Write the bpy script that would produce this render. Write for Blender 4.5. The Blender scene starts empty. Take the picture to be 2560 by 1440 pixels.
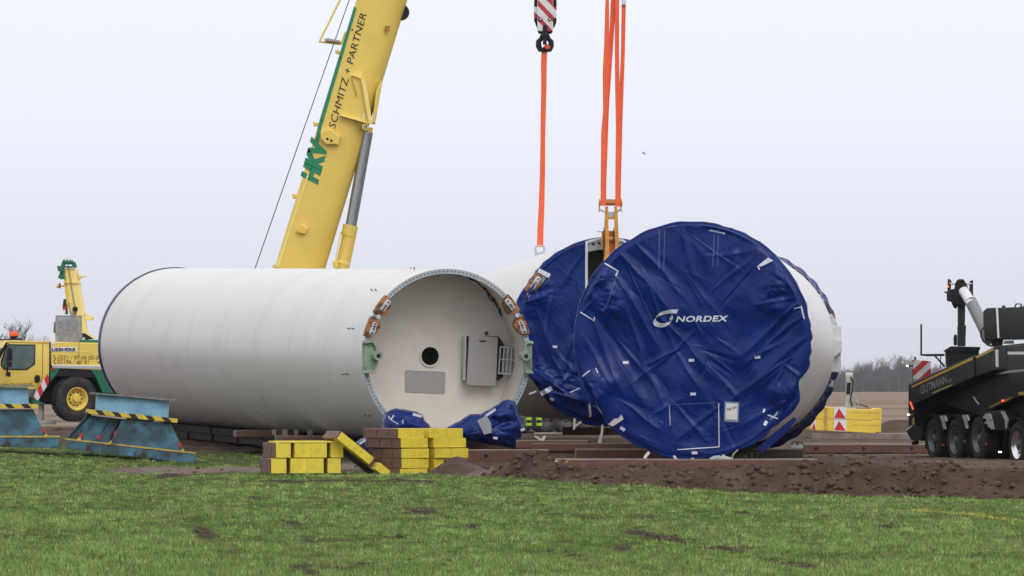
import bpy, bmesh, math, random
import numpy as np
from mathutils import Vector, Matrix, Euler

# ------------------------------------------------------------------ camera, world, sun, exposure
scene = bpy.context.scene
COL = scene.collection
F, HZ, CAMZ = 13700.0, 972.0, 1.85        # focal length and horizon in photo pixels, eye height in metres
rad = math.radians

cam_d = bpy.data.cameras.new("camera")
cam = bpy.data.objects.new("camera", cam_d)
COL.objects.link(cam)
cam.location = (0, 0, CAMZ)
cam.rotation_euler = (rad(90), 0, 0)
cam_d.sensor_width = 36.0
cam_d.lens = 36.0 * F / 2560.0
cam_d.shift_y = (HZ - 720.0) / 2560.0
cam_d.clip_start = 1.0
cam_d.clip_end = 9000.0
cam_d.dof.use_dof = True
cam_d.dof.focus_distance = 108.0
cam_d.dof.aperture_fstop = 14.0
scene.camera = cam

world = bpy.data.worlds.new("World")
scene.world = world
world.use_nodes = True
wn, wl = world.node_tree.nodes, world.node_tree.links
wn.clear()
SUN_EL, SUN_AZ = 46.0, 158.0              # azimuth clockwise from +Y: behind the camera, to its right
w_out = wn.new("ShaderNodeOutputWorld")
w_bg = wn.new("ShaderNodeBackground")
w_bg.inputs["Strength"].default_value = 0.1
w_sky = wn.new("ShaderNodeTexSky")
w_sky.sky_type = 'NISHITA'
w_sky.sun_disc = False
w_sky.sun_elevation = rad(SUN_EL)
w_sky.sun_rotation = rad(SUN_AZ)
w_sky.dust_density = 6.0
w_hsv = wn.new("ShaderNodeHueSaturation")
w_hsv.inputs["Saturation"].default_value = 0.25
w_tc = wn.new("ShaderNodeTexCoord")
w_sep = wn.new("ShaderNodeSeparateXYZ")
w_ramp = wn.new("ShaderNodeValToRGB")
els = w_ramp.color_ramp.elements
els[0].position, els[0].color = 0.0, (0.66, 0.69, 0.77, 1)
els[1].position, els[1].color = 1.0, (1.05, 1.06, 1.08, 1)
for p, c in ((0.025, (0.79, 0.82, 0.91)), (0.055, (0.90, 0.93, 1.02)), (0.10, (0.95, 0.98, 1.06)), (0.25, (0.98, 1.0, 1.06)), (0.6, (1.0, 1.01, 1.05))):
    e = els.new(p); e.color = (*c, 1)
w_mul = wn.new("ShaderNodeVectorMath"); w_mul.operation = 'SCALE'; w_mul.inputs["Scale"].default_value = 10.5
w_mix = wn.new("ShaderNodeMix"); w_mix.data_type = 'RGBA'; w_mix.inputs[0].default_value = 0.93
wl.new(w_sky.outputs["Color"], w_hsv.inputs["Color"])
wl.new(w_tc.outputs["Generated"], w_sep.inputs[0])
wl.new(w_sep.outputs["Z"], w_ramp.inputs["Fac"])
wl.new(w_ramp.outputs["Color"], w_mul.inputs[0])
wl.new(w_hsv.outputs["Color"], w_mix.inputs[6])
wl.new(w_mul.outputs["Vector"], w_mix.inputs[7])
wl.new(w_mix.outputs[2], w_bg.inputs["Color"])
wl.new(w_bg.outputs[0], w_out.inputs["Surface"])

sun_d = bpy.data.lights.new("sun", 'SUN')
sun_d.energy = 1.15
sun_d.angle = rad(40)
sun_d.color = (1.0, 0.97, 0.93)
sun = bpy.data.objects.new("sun", sun_d)
COL.objects.link(sun)
_sd = Vector((math.sin(rad(SUN_AZ)) * math.cos(rad(SUN_EL)), math.cos(rad(SUN_AZ)) * math.cos(rad(SUN_EL)), math.sin(rad(SUN_EL))))
sun.rotation_euler = _sd.to_track_quat('Z', 'Y').to_euler()
sun.location = (0, 0, 60)

scene.view_settings.view_transform = 'Standard'
scene.view_settings.look = 'None'
scene.view_settings.exposure = 0.0
scene.view_settings.gamma = 1.0
scene.view_settings.use_curve_mapping = False
scene.render.engine = 'CYCLES'
scene.cycles.use_denoising = True
scene.cycles.max_bounces = 6
scene.cycles.diffuse_bounces = 3
scene.cycles.glossy_bounces = 3
scene.cycles.volume_bounces = 1
scene.cycles.transmission_bounces = 4

# ------------------------------------------------------------------ numpy noise
def _hash(ix, iy, seed):
    n = (ix.astype(np.int64) * 374761393 + iy.astype(np.int64) * 668265263 + seed * 974711) & 0xffffffff
    n = ((n ^ (n >> 13)) * 1274126177) & 0xffffffff
    n = n ^ (n >> 16)
    return (n & 0xffff) / 65535.0

def vnoise(x, y, seed=0):
    x = np.asarray(x, float); y = np.asarray(y, float)
    ix, iy = np.floor(x), np.floor(y)
    fx, fy = x - ix, y - iy
    fx = fx * fx * (3 - 2 * fx); fy = fy * fy * (3 - 2 * fy)
    a, b = _hash(ix, iy, seed), _hash(ix + 1, iy, seed)
    c, d = _hash(ix, iy + 1, seed), _hash(ix + 1, iy + 1, seed)
    return (a * (1 - fx) + b * fx) * (1 - fy) + (c * (1 - fx) + d * fx) * fy

def fbm(x, y, seed=0, octaves=4, gain=0.5):
    s, a, t = 0.0, 1.0, 0.0
    for o in range(octaves):
        s = s + a * (vnoise(x * 2 ** o, y * 2 ** o, seed + o * 17) - 0.5)
        t += a; a *= gain
    return s / t * 2.0

def sstep(a, b, x):
    t = np.clip((np.asarray(x, float) - a) / (b - a), 0, 1)
    return t * t * (3 - 2 * t)

# ------------------------------------------------------------------ materials
def _nodes(name):
    m = bpy.data.materials.new(name)
    m.use_nodes = True
    nt = m.node_tree
    return m, nt.nodes, nt.links, nt.nodes["Principled BSDF"]

def mat(name, col, rough=0.5, metal=0.0, col2=None, scale=2.0, lo=0.45, hi=0.7, var=0.10, vscale=9.0, bump=0.0, bscale=25.0,
        spec=0.5, stretch=None, col3=None, scale3=6.0, lo3=0.6, hi3=0.68):
    m, n, l, b = _nodes(name)
    tc = n.new("ShaderNodeTexCoord")
    co = tc.outputs["Object"]
    if stretch:
        mp = n.new("ShaderNodeMapping"); mp.inputs["Scale"].default_value = stretch
        l.new(co, mp.inputs["Vector"]); co = mp.outputs["Vector"]
    def noise(sc, det=5.0, rough_=0.6):
        t = n.new("ShaderNodeTexNoise"); t.inputs["Scale"].default_value = sc
        t.inputs["Detail"].default_value = det; t.inputs["Roughness"].default_value = rough_
        l.new(co, t.inputs["Vector"]); return t.outputs["Fac"]
    def rng(src, a, c, o0=0.0, o1=1.0):
        r = n.new("ShaderNodeMapRange"); r.inputs[1].default_value = a; r.inputs[2].default_value = c
        r.inputs[3].default_value = o0; r.inputs[4].default_value = o1
        l.new(src, r.inputs[0]); return r.outputs[0]
    def mix(fac, a, c, kind='MIX'):
        x = n.new("ShaderNodeMix"); x.data_type = 'RGBA'; x.blend_type = kind
        if isinstance(fac, float): x.inputs[0].default_value = fac
        else: l.new(fac, x.inputs[0])
        for i, v in ((6, a), (7, c)):
            if isinstance(v, tuple): x.inputs[i].default_value = (*v[:3], 1)
            else: l.new(v, x.inputs[i])
        return x.outputs[2]
    cur = tuple(col)
    if col2: cur = mix(rng(noise(scale, 7.0, 0.65), lo, hi), cur, tuple(col2))
    if col3: cur = mix(rng(noise(scale3, 8.0, 0.7), lo3, hi3), cur, tuple(col3))
    if var:
        v = rng(noise(vscale, 4.0), 0.3, 0.7, 1 - var, 1 + var)
        h = n.new("ShaderNodeHueSaturation"); l.new(v, h.inputs["Value"])
        if isinstance(cur, tuple): h.inputs["Color"].default_value = (*cur, 1)
        else: l.new(cur, h.inputs["Color"])
        cur = h.outputs["Color"]
    if isinstance(cur, tuple): b.inputs["Base Color"].default_value = (*cur, 1)
    else: l.new(cur, b.inputs["Base Color"])
    b.inputs["Metallic"].default_value = metal
    b.inputs["Specular IOR Level"].default_value = spec
    r = rng(noise(vscale * 0.7), 0.3, 0.7, max(rough - 0.07, 0.02), min(rough + 0.09, 1.0))
    l.new(r, b.inputs["Roughness"])
    if bump:
        bp = n.new("ShaderNodeBump"); bp.inputs["Strength"].default_value = bump; bp.inputs["Distance"].default_value = 0.02
        l.new(noise(bscale, 6.0), bp.inputs["Height"]); l.new(bp.outputs[0], b.inputs["Normal"])
    return m

def stripes(name, c1, c2, direction, period, duty=0.5, offset=0.0, rough=0.45, dirt=0.25):
    """flat printed diagonal stripes, in the object's own metres"""
    m, n, l, b = _nodes(name)
    tc = n.new("ShaderNodeTexCoord")
    d = n.new("ShaderNodeVectorMath"); d.operation = 'DOT_PRODUCT'
    d.inputs[1].default_value = Vector(direction).normalized()
    l.new(tc.outputs["Object"], d.inputs[0])
    a = n.new("ShaderNodeMath"); a.operation = 'MULTIPLY_ADD'
    a.inputs[1].default_value = 1.0 / period; a.inputs[2].default_value = offset
    l.new(d.outputs["Value"], a.inputs[0])
    f = n.new("ShaderNodeMath"); f.operation = 'FRACT'; l.new(a.outputs[0], f.inputs[0])
    g = n.new("ShaderNodeMath"); g.operation = 'GREATER_THAN'; g.inputs[1].default_value = duty; l.new(f.outputs[0], g.inputs[0])
    x = n.new("ShaderNodeMix"); x.data_type = 'RGBA'
    x.inputs[6].default_value = (*c1, 1); x.inputs[7].default_value = (*c2, 1)
    l.new(g.outputs[0], x.inputs[0])
    t = n.new("ShaderNodeTexNoise"); t.inputs["Scale"].default_value = 4.0; t.inputs["Detail"].default_value = 7.0
    l.new(tc.outputs["Object"], t.inputs["Vector"])
    r = n.new("ShaderNodeMapRange"); r.inputs[1].default_value = 0.35; r.inputs[2].default_value = 0.7
    r.inputs[3].default_value = 1.0; r.inputs[4].default_value = 1.0 - dirt
    l.new(t.outputs["Fac"], r.inputs[0])
    h = n.new("ShaderNodeHueSaturation"); l.new(r.outputs[0], h.inputs["Value"]); l.new(x.outputs[2], h.inputs["Color"])
    l.new(h.outputs[0], b.inputs["Base Color"])
    b.inputs["Roughness"].default_value = rough
    return m

def emit(name, col, strength):
    m, n, l, b = _nodes(name)
    b.inputs["Base Color"].default_value = (*col, 1)
    b.inputs["Emission Color"].default_value = (*col, 1)
    b.inputs["Emission Strength"].default_value = strength
    return m

M = dict(
    white=mat("tower_paint", (0.66, 0.65, 0.635), 0.33, var=0.03, vscale=0.7, col2=(0.585, 0.575, 0.555), scale=0.35, lo=0.5, hi=0.8, stretch=(1, 2.2, 0.5), col3=(0.46, 0.44, 0.41), scale3=1.1, lo3=0.66, hi3=0.90),
    seam=mat("weld_seam_paint", (0.625, 0.615, 0.60), 0.4, var=0.06),
    inner=mat("bulkhead_paint", (0.70, 0.655, 0.59), 0.55, var=0.04, vscale=1.5, col2=(0.61, 0.56, 0.495), scale=0.6),
    flange=mat("primed_flange", (0.36, 0.42, 0.46), 0.5, col2=(0.28, 0.33, 0.36), scale=4),
    hole=mat("hole_dark", (0.008, 0.008, 0.008), 0.8, var=0),
    tread=mat("tread_plate", (0.42, 0.40, 0.39), 0.42, 0.55, var=0.08, vscale=30, bump=0.4, bscale=60),
    alu=mat("aluminium", (0.62, 0.63, 0.64), 0.35, 0.7),
    chrome=mat("polished_steel", (0.75, 0.76, 0.78), 0.18, 1.0, var=0.03),
    green_clamp=mat("pale_green_paint", (0.27, 0.37, 0.26), 0.45, col2=(0.20, 0.27, 0.20), scale=3),
    orange_pad=mat("worn_orange_rubber", (0.42, 0.16, 0.035), 0.6, col2=(0.07, 0.032, 0.016), scale=9, lo=0.44, hi=0.54),
    galv=mat("galvanised", (0.50, 0.52, 0.54), 0.45, 0.35, var=0.15),
    cable=mat("black_cable", (0.015, 0.015, 0.016), 0.5),
    tarp=mat("blue_tarpaulin", (0.0018, 0.015, 0.130), 0.25, spec=0.22, col2=(0.004, 0.025, 0.175), scale=1.3, var=0.10, vscale=3, bump=0.3, bscale=14,
             col3=(0.008, 0.030, 0.15), scale3=2.1, lo3=0.66, hi3=0.85),
    stitch=mat("pale_stitching", (0.10, 0.14, 0.33), 0.6, var=0.2, vscale=30),
    tape=mat("white_webbing", (0.62, 0.64, 0.72), 0.6, var=0.12),
    tape2=mat("worn_white_webbing", (0.58, 0.56, 0.52), 0.7, var=0.15),
    print_white=mat("white_print", (0.66, 0.68, 0.72), 0.5, var=0.10, vscale=12),
    yellow=mat("crane_yellow", (0.80, 0.59, 0.12), 0.34, var=0.06, vscale=1.6, col2=(0.72, 0.51, 0.10), scale=0.8, col3=(0.50, 0.35, 0.09), scale3=1.7, lo3=0.66, hi3=0.85),
    yellow_pale=mat("pale_crane_yellow", (0.90, 0.72, 0.22), 0.4, var=0.05),  # paler than the main yellow: ribs, raised edges, second boom
    green=mat("crane_green", (0.008, 0.145, 0.07), 0.4),
    green_bright=mat("lettering_green", (0.012, 0.22, 0.10), 0.4, var=0.04),
    ink=mat("black_print", (0.012, 0.011, 0.010), 0.5, var=0),
    ink_brown=mat("dark_brown_print", (0.10, 0.055, 0.008), 0.5, var=0),
    plate_white=mat("white_plate", (0.75, 0.75, 0.76), 0.4, var=0.05),
    black=mat("black_plastic", (0.008, 0.008, 0.009), 0.5, spec=0.3),
    black_paint=mat("anthracite_paint", (0.007, 0.008, 0.009), 0.4, var=0.2, spec=0.3),
    grey_paint=mat("dark_grey_paint", (0.026, 0.031, 0.034), 0.45, spec=0.3),
    grey_cyl=mat("grey_cylinder_paint", (0.20, 0.215, 0.225), 0.45),
    tank=mat("tank_plastic", (0.018, 0.021, 0.022), 0.5, spec=0.35),
    rubber=mat("tyre_rubber", (0.018, 0.017, 0.016), 0.75, col2=(0.05, 0.042, 0.035), scale=5, bump=0.3, bscale=40),
    rim=mat("steel_rim", (0.20, 0.20, 0.21), 0.42, 0.6, col2=(0.09, 0.08, 0.075), scale=4),
    glass=mat("tinted_window", (0.10, 0.14, 0.14), 0.08, var=0.25, vscale=3, spec=0.7),
    mesh=mat("perforated_guard", (0.36, 0.36, 0.37), 0.5, 0.3, var=0.25, vscale=10),
    block_yellow=mat("timber_mat_yellow", (0.82, 0.66, 0.055), 0.55, var=0.08, vscale=5, col2=(0.70, 0.54, 0.05), scale=4, col3=(0.30, 0.22, 0.06), scale3=6, lo3=0.62, hi3=0.72),
    block_brown=mat("timber_mat_brown", (0.16, 0.075, 0.052), 0.6, col2=(0.10, 0.06, 0.05), scale=3, var=0.2, stretch=(1, 1, 4)),
    mat_brown=mat("steel_mat_brown", (0.145, 0.062, 0.042), 0.5, col2=(0.085, 0.052, 0.042), scale=1.5, var=0.2, col3=(0.20, 0.15, 0.12), scale3=2.2, lo3=0.58, hi3=0.72, stretch=(0.6, 1, 3)),
    mat_top=mat("muddy_mat_top", (0.24, 0.19, 0.165), 0.7, col2=(0.13, 0.09, 0.07), scale=2.5, var=0.2),
    stand_blue=mat("worn_blue_paint", (0.07, 0.24, 0.36), 0.5, col2=(0.035, 0.075, 0.10), scale=1.6, lo=0.34, hi=0.56, col3=(0.050, 0.024, 0.016), scale3=3.2, lo3=0.56, hi3=0.63, var=0.12),
    stand_light=mat("light_blue_paint", (0.20, 0.42, 0.60), 0.5, col2=(0.13, 0.27, 0.38), scale=2.0, col3=(0.05, 0.035, 0.03), scale3=5.0, lo3=0.63, hi3=0.67, var=0.1),
    stand_edge=mat("yellow_edge_paint", (0.55, 0.40, 0.05), 0.55, col2=(0.16, 0.13, 0.08), scale=3, var=0.15),
    stand_top=mat("weathered_steel_top", (0.20, 0.22, 0.22), 0.6, col2=(0.09, 0.07, 0.06), scale=4),
    hazard=stripes("hazard_tape", (0.02, 0.018, 0.015), (0.78, 0.58, 0.06), (1, 0, 0.8), 0.27, 0.42, dirt=0.45),
    red_white=stripes("red_white_board", (0.50, 0.015, 0.03), (0.66, 0.66, 0.66), (0, -1, 1.0), 0.235, 0.5, 0.30),
    red_white_block=stripes("red_white_hook_block", (0.52, 0.025, 0.045), (0.74, 0.74, 0.74), (1, 0, 0.95), 0.262, 0.42, 0.55),
    red_white_cab=stripes("red_white_cab_strip", (0.62, 0.02, 0.03), (0.74, 0.74, 0.74), (0.95, 0, 0.35), 0.30, 0.5, 0.1),
    red=mat("red_reflector", (0.55, 0.02, 0.025), 0.4, var=0.08),
    sling=mat("orange_webbing", (0.86, 0.125, 0.04), 0.6, var=0.06, vscale=14, col2=(0.74, 0.10, 0.035), scale=1.2),
    lug=mat("worn_orange_steel", (0.66, 0.29, 0.05), 0.5, col2=(0.42, 0.16, 0.035), scale=4, col3=(0.07, 0.045, 0.035), scale3=7, lo3=0.60, hi3=0.66),
    lug_dark=mat("orange_primer_steel", (0.46, 0.16, 0.03), 0.55, var=0.12),
    beacon=mat("beacon_orange", (0.75, 0.11, 0.02), 0.25),
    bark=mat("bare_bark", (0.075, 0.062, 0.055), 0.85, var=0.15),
    bark_hazed=mat("hazed_bark", (0.105, 0.098, 0.105), 0.9, var=0.2),  # grey-blue distance haze mixed into the bark colour
    cw_yellow=mat("counterweight_yellow", (0.82, 0.58, 0.07), 0.45, var=0.06, col2=(0.72, 0.50, 0.07), scale=2),
    post_grey=mat("grey_green_post", (0.42, 0.44, 0.40), 0.5),
    paper=mat("paper", (0.62, 0.63, 0.62), 0.7, var=0.06),
    hivis=mat("lime_reflective", (0.42, 0.72, 0.04), 0.5),
    cloth=mat("dark_workwear", (0.010, 0.011, 0.014), 0.85),
    skin=mat("skin", (0.50, 0.30, 0.22), 0.6),
    feather=mat("gull_feather", (0.30, 0.31, 0.33), 0.8),
    lamp_red=emit("tail_lamp_red", (1.0, 0.08, 0.02), 3.0),
    lamp_warm=emit("marker_lamp", (1.0, 0.85, 0.6), 3.0),
    lamp_orange=mat("side_lamp_orange", (0.55, 0.11, 0.02), 0.3),
)

# ------------------------------------------------------------------ mesh building
class MB:
    """collects faces of ONE part"""
    def __init__(self):
        self.v, self.f = [], []
    def add(self, vs, fs):
        o = len(self.v)
        self.v += [tuple(p) for p in vs]
        self.f += [tuple(i + o for i in q) for q in fs]
        return self
    def box(self, x0, x1, y0, y1, z0, z1):
        return self.add([(x0, y0, z0), (x1, y0, z0), (x1, y1, z0), (x0, y1, z0), (x0, y0, z1), (x1, y0, z1), (x1, y1, z1), (x0, y1, z1)],
                        [(0, 3, 2, 1), (4, 5, 6, 7), (0, 1, 5, 4), (1, 2, 6, 5), (2, 3, 7, 6), (3, 0, 4, 7)])
    def prism(self, pts, y0, y1):
        n = len(pts)
        return self.add([(x, y0, z) for x, z in pts] + [(x, y1, z) for x, z in pts],
                        [tuple(range(n))] + [tuple(range(2 * n - 1, n - 1, -1))] + [(i, (i + 1) % n, n + (i + 1) % n, n + i) for i in range(n)])
    def tube(self, path, r, n=8, caps=True, r1=None):
        path = [Vector(p) for p in path]
        k = len(path)
        vs, fs = [], []
        ref = None
        for i, p in enumerate(path):
            d = (path[min(i + 1, k - 1)] - path[max(i - 1, 0)]).normalized()
            if ref is None:
                ref = d.cross(Vector((0, 0, 1)))
                if ref.length < 1e-3: ref = d.cross(Vector((1, 0, 0)))
                ref.normalize()
            a = (ref - d * ref.dot(d)).normalized(); b = d.cross(a)
            ref = a
            rr = r[i] if isinstance(r, (list, tuple)) else (r if r1 is None else r + (r1 - r) * i / (k - 1))
            for j in range(n):
                t = 2 * math.pi * (j + 0.5) / n
                vs.append(p + a * (math.cos(t) * rr) + b * (math.sin(t) * rr))
        for i in range(k - 1):
            for j in range(n):
                j2 = (j + 1) % n
                fs.append((i * n + j, i * n + j2, (i + 1) * n + j2, (i + 1) * n + j))
        if caps:
            fs.append(tuple(range(n - 1, -1, -1))); fs.append(tuple((k - 1) * n + j for j in range(n)))
        return self.add(vs, fs)
    def lathe(self, prof, n=96, cx=0.0, cz=0.0, closed=False, a0=0.0, a1=2 * math.pi):
        """revolve (y, r) about a line parallel to local y"""
        full = abs(a1 - a0 - 2 * math.pi) < 1e-6
        m = n if full else n + 1
        vs, fs = [], []
        for y, r in prof:
            for j in range(m):
                t = a0 + (a1 - a0) * j / n
                vs.append((cx + r * math.cos(t), y, cz + r * math.sin(t)))
        k = len(prof)
        for i in range(k if closed else k - 1):
            i2 = (i + 1) % k
            for j in range(n):
                j2 = (j + 1) % m
                fs.append((i * m + j, i * m + j2, i2 * m + j2, i2 * m + j))
        return self.add(vs, fs)
    def bar(self, p, q, w, y0, y1):
        """flat bar in the local xz plane between two (x, z) points"""
        d = Vector((q[0] - p[0], q[1] - p[1])); d.normalize()
        s = Vector((-d.y, d.x)) * w * 0.5
        return self.prism([(p[0] + s.x, p[1] + s.y), (p[0] - s.x, p[1] - s.y), (q[0] - s.x, q[1] - s.y), (q[0] + s.x, q[1] + s.y)], y0, y1)

def mesh_from(name, v, f, material, smooth=False, bevel=0.0, fix=True, angle=35.0):
    me = bpy.data.meshes.new(name)
    me.from_pydata([tuple(p) for p in v], [], f)
    if fix or bevel:
        bm = bmesh.new(); bm.from_mesh(me)
        bmesh.ops.recalc_face_normals(bm, faces=bm.faces)
        if bevel:
            es = [e for e in bm.edges if len(e.link_faces) == 2 and e.calc_face_angle(0) > rad(25)]
            bmesh.ops.bevel(bm, geom=es, offset=bevel, segments=2, affect='EDGES', clamp_overlap=True, profile=0.6)
        bm.to_mesh(me); bm.free()
    if smooth:
        me.polygons.foreach_set("use_smooth", [True] * len(me.polygons))
        try: me.set_sharp_from_angle(angle=rad(angle))
        except Exception: pass
    me.materials.append(material)
    me.update()
    return me

def mesh_np(name, v, tris, material, smooth=False, quads=False):
    me = bpy.data.meshes.new(name)
    k = 4 if quads else 3
    nv, nf = len(v), len(tris)
    me.vertices.add(nv); me.loops.add(nf * k); me.polygons.add(nf)
    me.vertices.foreach_set("co", np.ascontiguousarray(v, dtype=np.float32).ravel())
    me.loops.foreach_set("vertex_index", np.ascontiguousarray(tris, dtype=np.int32).ravel())
    me.polygons.foreach_set("loop_start", np.arange(0, nf * k, k, dtype=np.int32))
    me.polygons.foreach_set("loop_total", np.full(nf, k, dtype=np.int32))
    if smooth: me.polygons.foreach_set("use_smooth", np.ones(nf, dtype=bool))
    me.update(calc_edges=True)
    me.materials.append(material)
    return me

def link(name, me, parent=None):
    o = bpy.data.objects.new(name, me)
    COL.objects.link(o)
    if parent is not None: o.parent = parent
    return o

def tag(o, label, cat, group=None):
    o["label"] = label; o["category"] = cat
    if group: o["group"] = group
    return o

def P(px, py, Y):
    """a photo pixel at the distance Y, as a point of the place"""
    return Vector(((px - 1280.0) * Y / F, Y, CAMZ + (HZ - py) * Y / F))

class Thing:
    def __init__(self, name, label, cat, loc, yaw=0.0, group=None, rot=None):
        self.root = bpy.data.objects.new(name, None)
        COL.objects.link(self.root)
        self.root.empty_display_size = 0.3
        self.root.location = loc
        self.root.rotation_euler = rot if rot is not None else (0, 0, rad(yaw))
        tag(self.root, label, cat, group)
        self.M = Matrix.LocRotScale(Vector(loc), self.root.rotation_euler.copy(), None)
        self.Mi = self.M.inverted()
        self.o = self.Mi @ Vector((0, 0, CAMZ))
    def px(self, x, y, d=0.0):
        """where the sight line through a photo pixel meets this thing's own plane y = d"""
        r = self.Mi.to_3x3() @ Vector(((x - 1280.0) / F, 1.0, (HZ - y) / F))
        t = (d - self.o.y) / r.y
        return self.o + r * t
    def pl(self, pts, d=0.0):
        return [(q.x, q.z) for q in (self.px(x, y, d) for x, y in pts)]
    def part(self, name, mb, m, parent=None, smooth=False, bevel=0.0, fix=True, angle=35.0, kind=None):
        me = mesh_from(name, mb.v, mb.f, M[m] if isinstance(m, str) else m, smooth, bevel, fix, angle)
        o = link(name, me, parent if parent is not None else self.root)
        if kind: o["kind"] = kind
        return o
    def plate(self, name, pts, d0, d1, m, parent=None, bevel=0.0, smooth=False):
        """an outline on the plane y = d0, given real thickness to y = d1"""
        return self.part(name, MB().prism(self.pl(pts, d0), d0, d1), m, parent, smooth, bevel)
    def rod(self, name, a, b, r, m, d=0.0, parent=None, n=12, r1=None, d1=None):
        return self.part(name, MB().tube([self.px(*a, d), self.px(*b, d if d1 is None else d1)], r, n, True, r1), m, parent, True)

_fonts = {}
def text_shape(s, shear=0.0, bold=0.0, spacing=1.0):
    key = (s, shear, bold, spacing)
    if key not in _fonts:
        c = bpy.data.curves.new("lettering", 'FONT')
        c.body = s; c.size = 1.0; c.shear = shear; c.offset = bold; c.space_character = spacing
        c.resolution_u = 3
        o = bpy.data.objects.new("lettering", c)
        COL.objects.link(o)
        bpy.context.view_layer.update()
        me = bpy.data.meshes.new_from_object(o.evaluated_get(bpy.context.evaluated_depsgraph_get()))
        v = np.array([p.co[:2] for p in me.vertices]); f = [tuple(p.vertices) for p in me.polygons]
        bpy.data.objects.remove(o); bpy.data.curves.remove(c); bpy.data.meshes.remove(me)
        _fonts[key] = (v, f)
    return _fonts[key]

def lettering(T, s, a, b, cap, d, m, parent=None, shear=0.0, bold=0.0, spacing=1.0, name="lettering", hfun=None):
    """flat print: text from photo pixel a to b on the plane y = d, cap height in metres"""
    v, f = text_shape(s, shear, bold, spacing)
    p, q = T.px(*a, d), T.px(*b, d)
    u = (q - p); L = u.length; u.normalize()
    w = Vector((-u.z, 0, u.x))
    x0, x1 = v[:, 0].min(), v[:, 0].max()
    kx, ky = L / (x1 - x0), cap / 0.73
    pts = [p + u * ((c[0] - x0) * kx) + w * (c[1] * ky) for c in v]
    mb = MB(); mb.v = [tuple(t) for t in pts]; mb.f = list(f)
    if hfun is not None:
        me = bpy.data.meshes.new("t"); me.from_pydata(mb.v, [], mb.f)
        bm = bmesh.new(); bm.from_mesh(me)
        xs = [t[0] for t in mb.v]; zs = [t[2] for t in mb.v]
        for k in np.arange(min(xs), max(xs), 0.05):
            bmesh.ops.bisect_plane(bm, geom=bm.verts[:] + bm.edges[:] + bm.faces[:], plane_co=(k, 0, 0), plane_no=(1, 0, 0))
        for k in np.arange(min(zs), max(zs), 0.05):
            bmesh.ops.bisect_plane(bm, geom=bm.verts[:] + bm.edges[:] + bm.faces[:], plane_co=(0, 0, k), plane_no=(0, 0, 1))
        bm.verts.ensure_lookup_table(); bm.verts.index_update()
        X = np.array([t.co.x for t in bm.verts]); Z = np.array([t.co.z for t in bm.verts])
        H = hfun(X, Z)
        mb.v = [(X[i], -H[i] - 0.006, Z[i]) for i in range(len(X))]
        mb.f = [tuple(t.index for t in fc.verts) for fc in bm.faces]
        bm.free(); bpy.data.meshes.remove(me)
    return T.part(name, mb, m, parent, fix=False)
# ------------------------------------------------------------------ the lie of the land
_GX = np.array([-60, -12, -7, -4, -1.5, 0.5, 2.5, 4.5, 7, 11, 60], float)
_GY = np.array([20, 70, 85, 97, 106, 114, 122, 130, 145, 165, 220, 500, 1700, 4000], float)
_GZ = np.array([
    [0] * 11,
    [.15, .10, .06, .04, .03, .02, 0, 0, 0, 0, 0],
    [.25, .18, .10, .10, .12, .10, .03, 0, -.02, -.03, -.03],
    [.35, .27, .13, .17, .20, .20, .12, -.02, -.05, -.06, -.06],
    [.40, .33, .14, .17, .19, .21, .20, .15, .15, .15, .15],
    [.45, .38, .14, .18, .25, .28, .30, .30, .28, .25, .25],
    [.50, .43, .10, .22, .33, .33, .33, .33, .28, .25, .25],
    [.55, .47, .22, .30, .36, .36, .38, .38, .30, .27, .27],
    [.60, .66, .70, .62, .48, .45, .48, .50, .48, .45, .40],
    [.65, .65, .65, .60, .60, .60, .60, .60, .58, .55, .55],
    [.6] * 11, [.1] * 11, [-.9] * 11, [-3.2] * 11])

def _bilin(X, Y):
    i = np.clip(np.searchsorted(_GX, X) - 1, 0, len(_GX) - 2)
    j = np.clip(np.searchsorted(_GY, Y) - 1, 0, len(_GY) - 2)
    u = np.clip((X - _GX[i]) / (_GX[i + 1] - _GX[i]), 0, 1); v = np.clip((Y - _GY[j]) / (_GY[j + 1] - _GY[j]), 0, 1)
    u = u * u * (3 - 2 * u) * 0.5 + u * 0.5
    return (_GZ[j, i] * (1 - u) + _GZ[j, i + 1] * u) * (1 - v) + (_GZ[j + 1, i] * (1 - u) + _GZ[j + 1, i + 1] * u) * v

def bank_foot(X):
    return np.interp(X, [-2.2, -1.5, 0.0, 1.0, 4.4, 9.0, 12, 40], [106.5, 104.0, 99.3, 96.9, 95.7, 94.3, 93.6, 90]) + 0.35 * fbm(X * 1.3, X * 0 + 3.1, 5, 3) + 0.25 * fbm(X * 4.5, X * 0 + 1.7, 6, 3)

def dirt_mask(X, Y):
    e = fbm(X * 1.1, Y * 0.9, 21, 4) * 0.55
    foot = bank_foot(X)
    right = sstep(-0.08, 0.10, (Y - foot) + 0.25 * e) * sstep(-2.4, -1.7, X + 0.5 * e)
    road = sstep(109.0, 109.8, Y + e) * sstep(-8.6, -7.8, X + e)
    patch = sstep(-8.9, -8.2, X) * (1 - sstep(-5.4, -4.6, X + e)) * sstep(117.6, 118.4, Y + e * 2) * (1 - sstep(131.5, 133, Y + 2 * e))
    road = road * (1 - patch)
    far = sstep(133, 135, Y + 2 * e)
    return np.clip(np.maximum(np.maximum(right, road), far), 0, 1)

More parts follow.
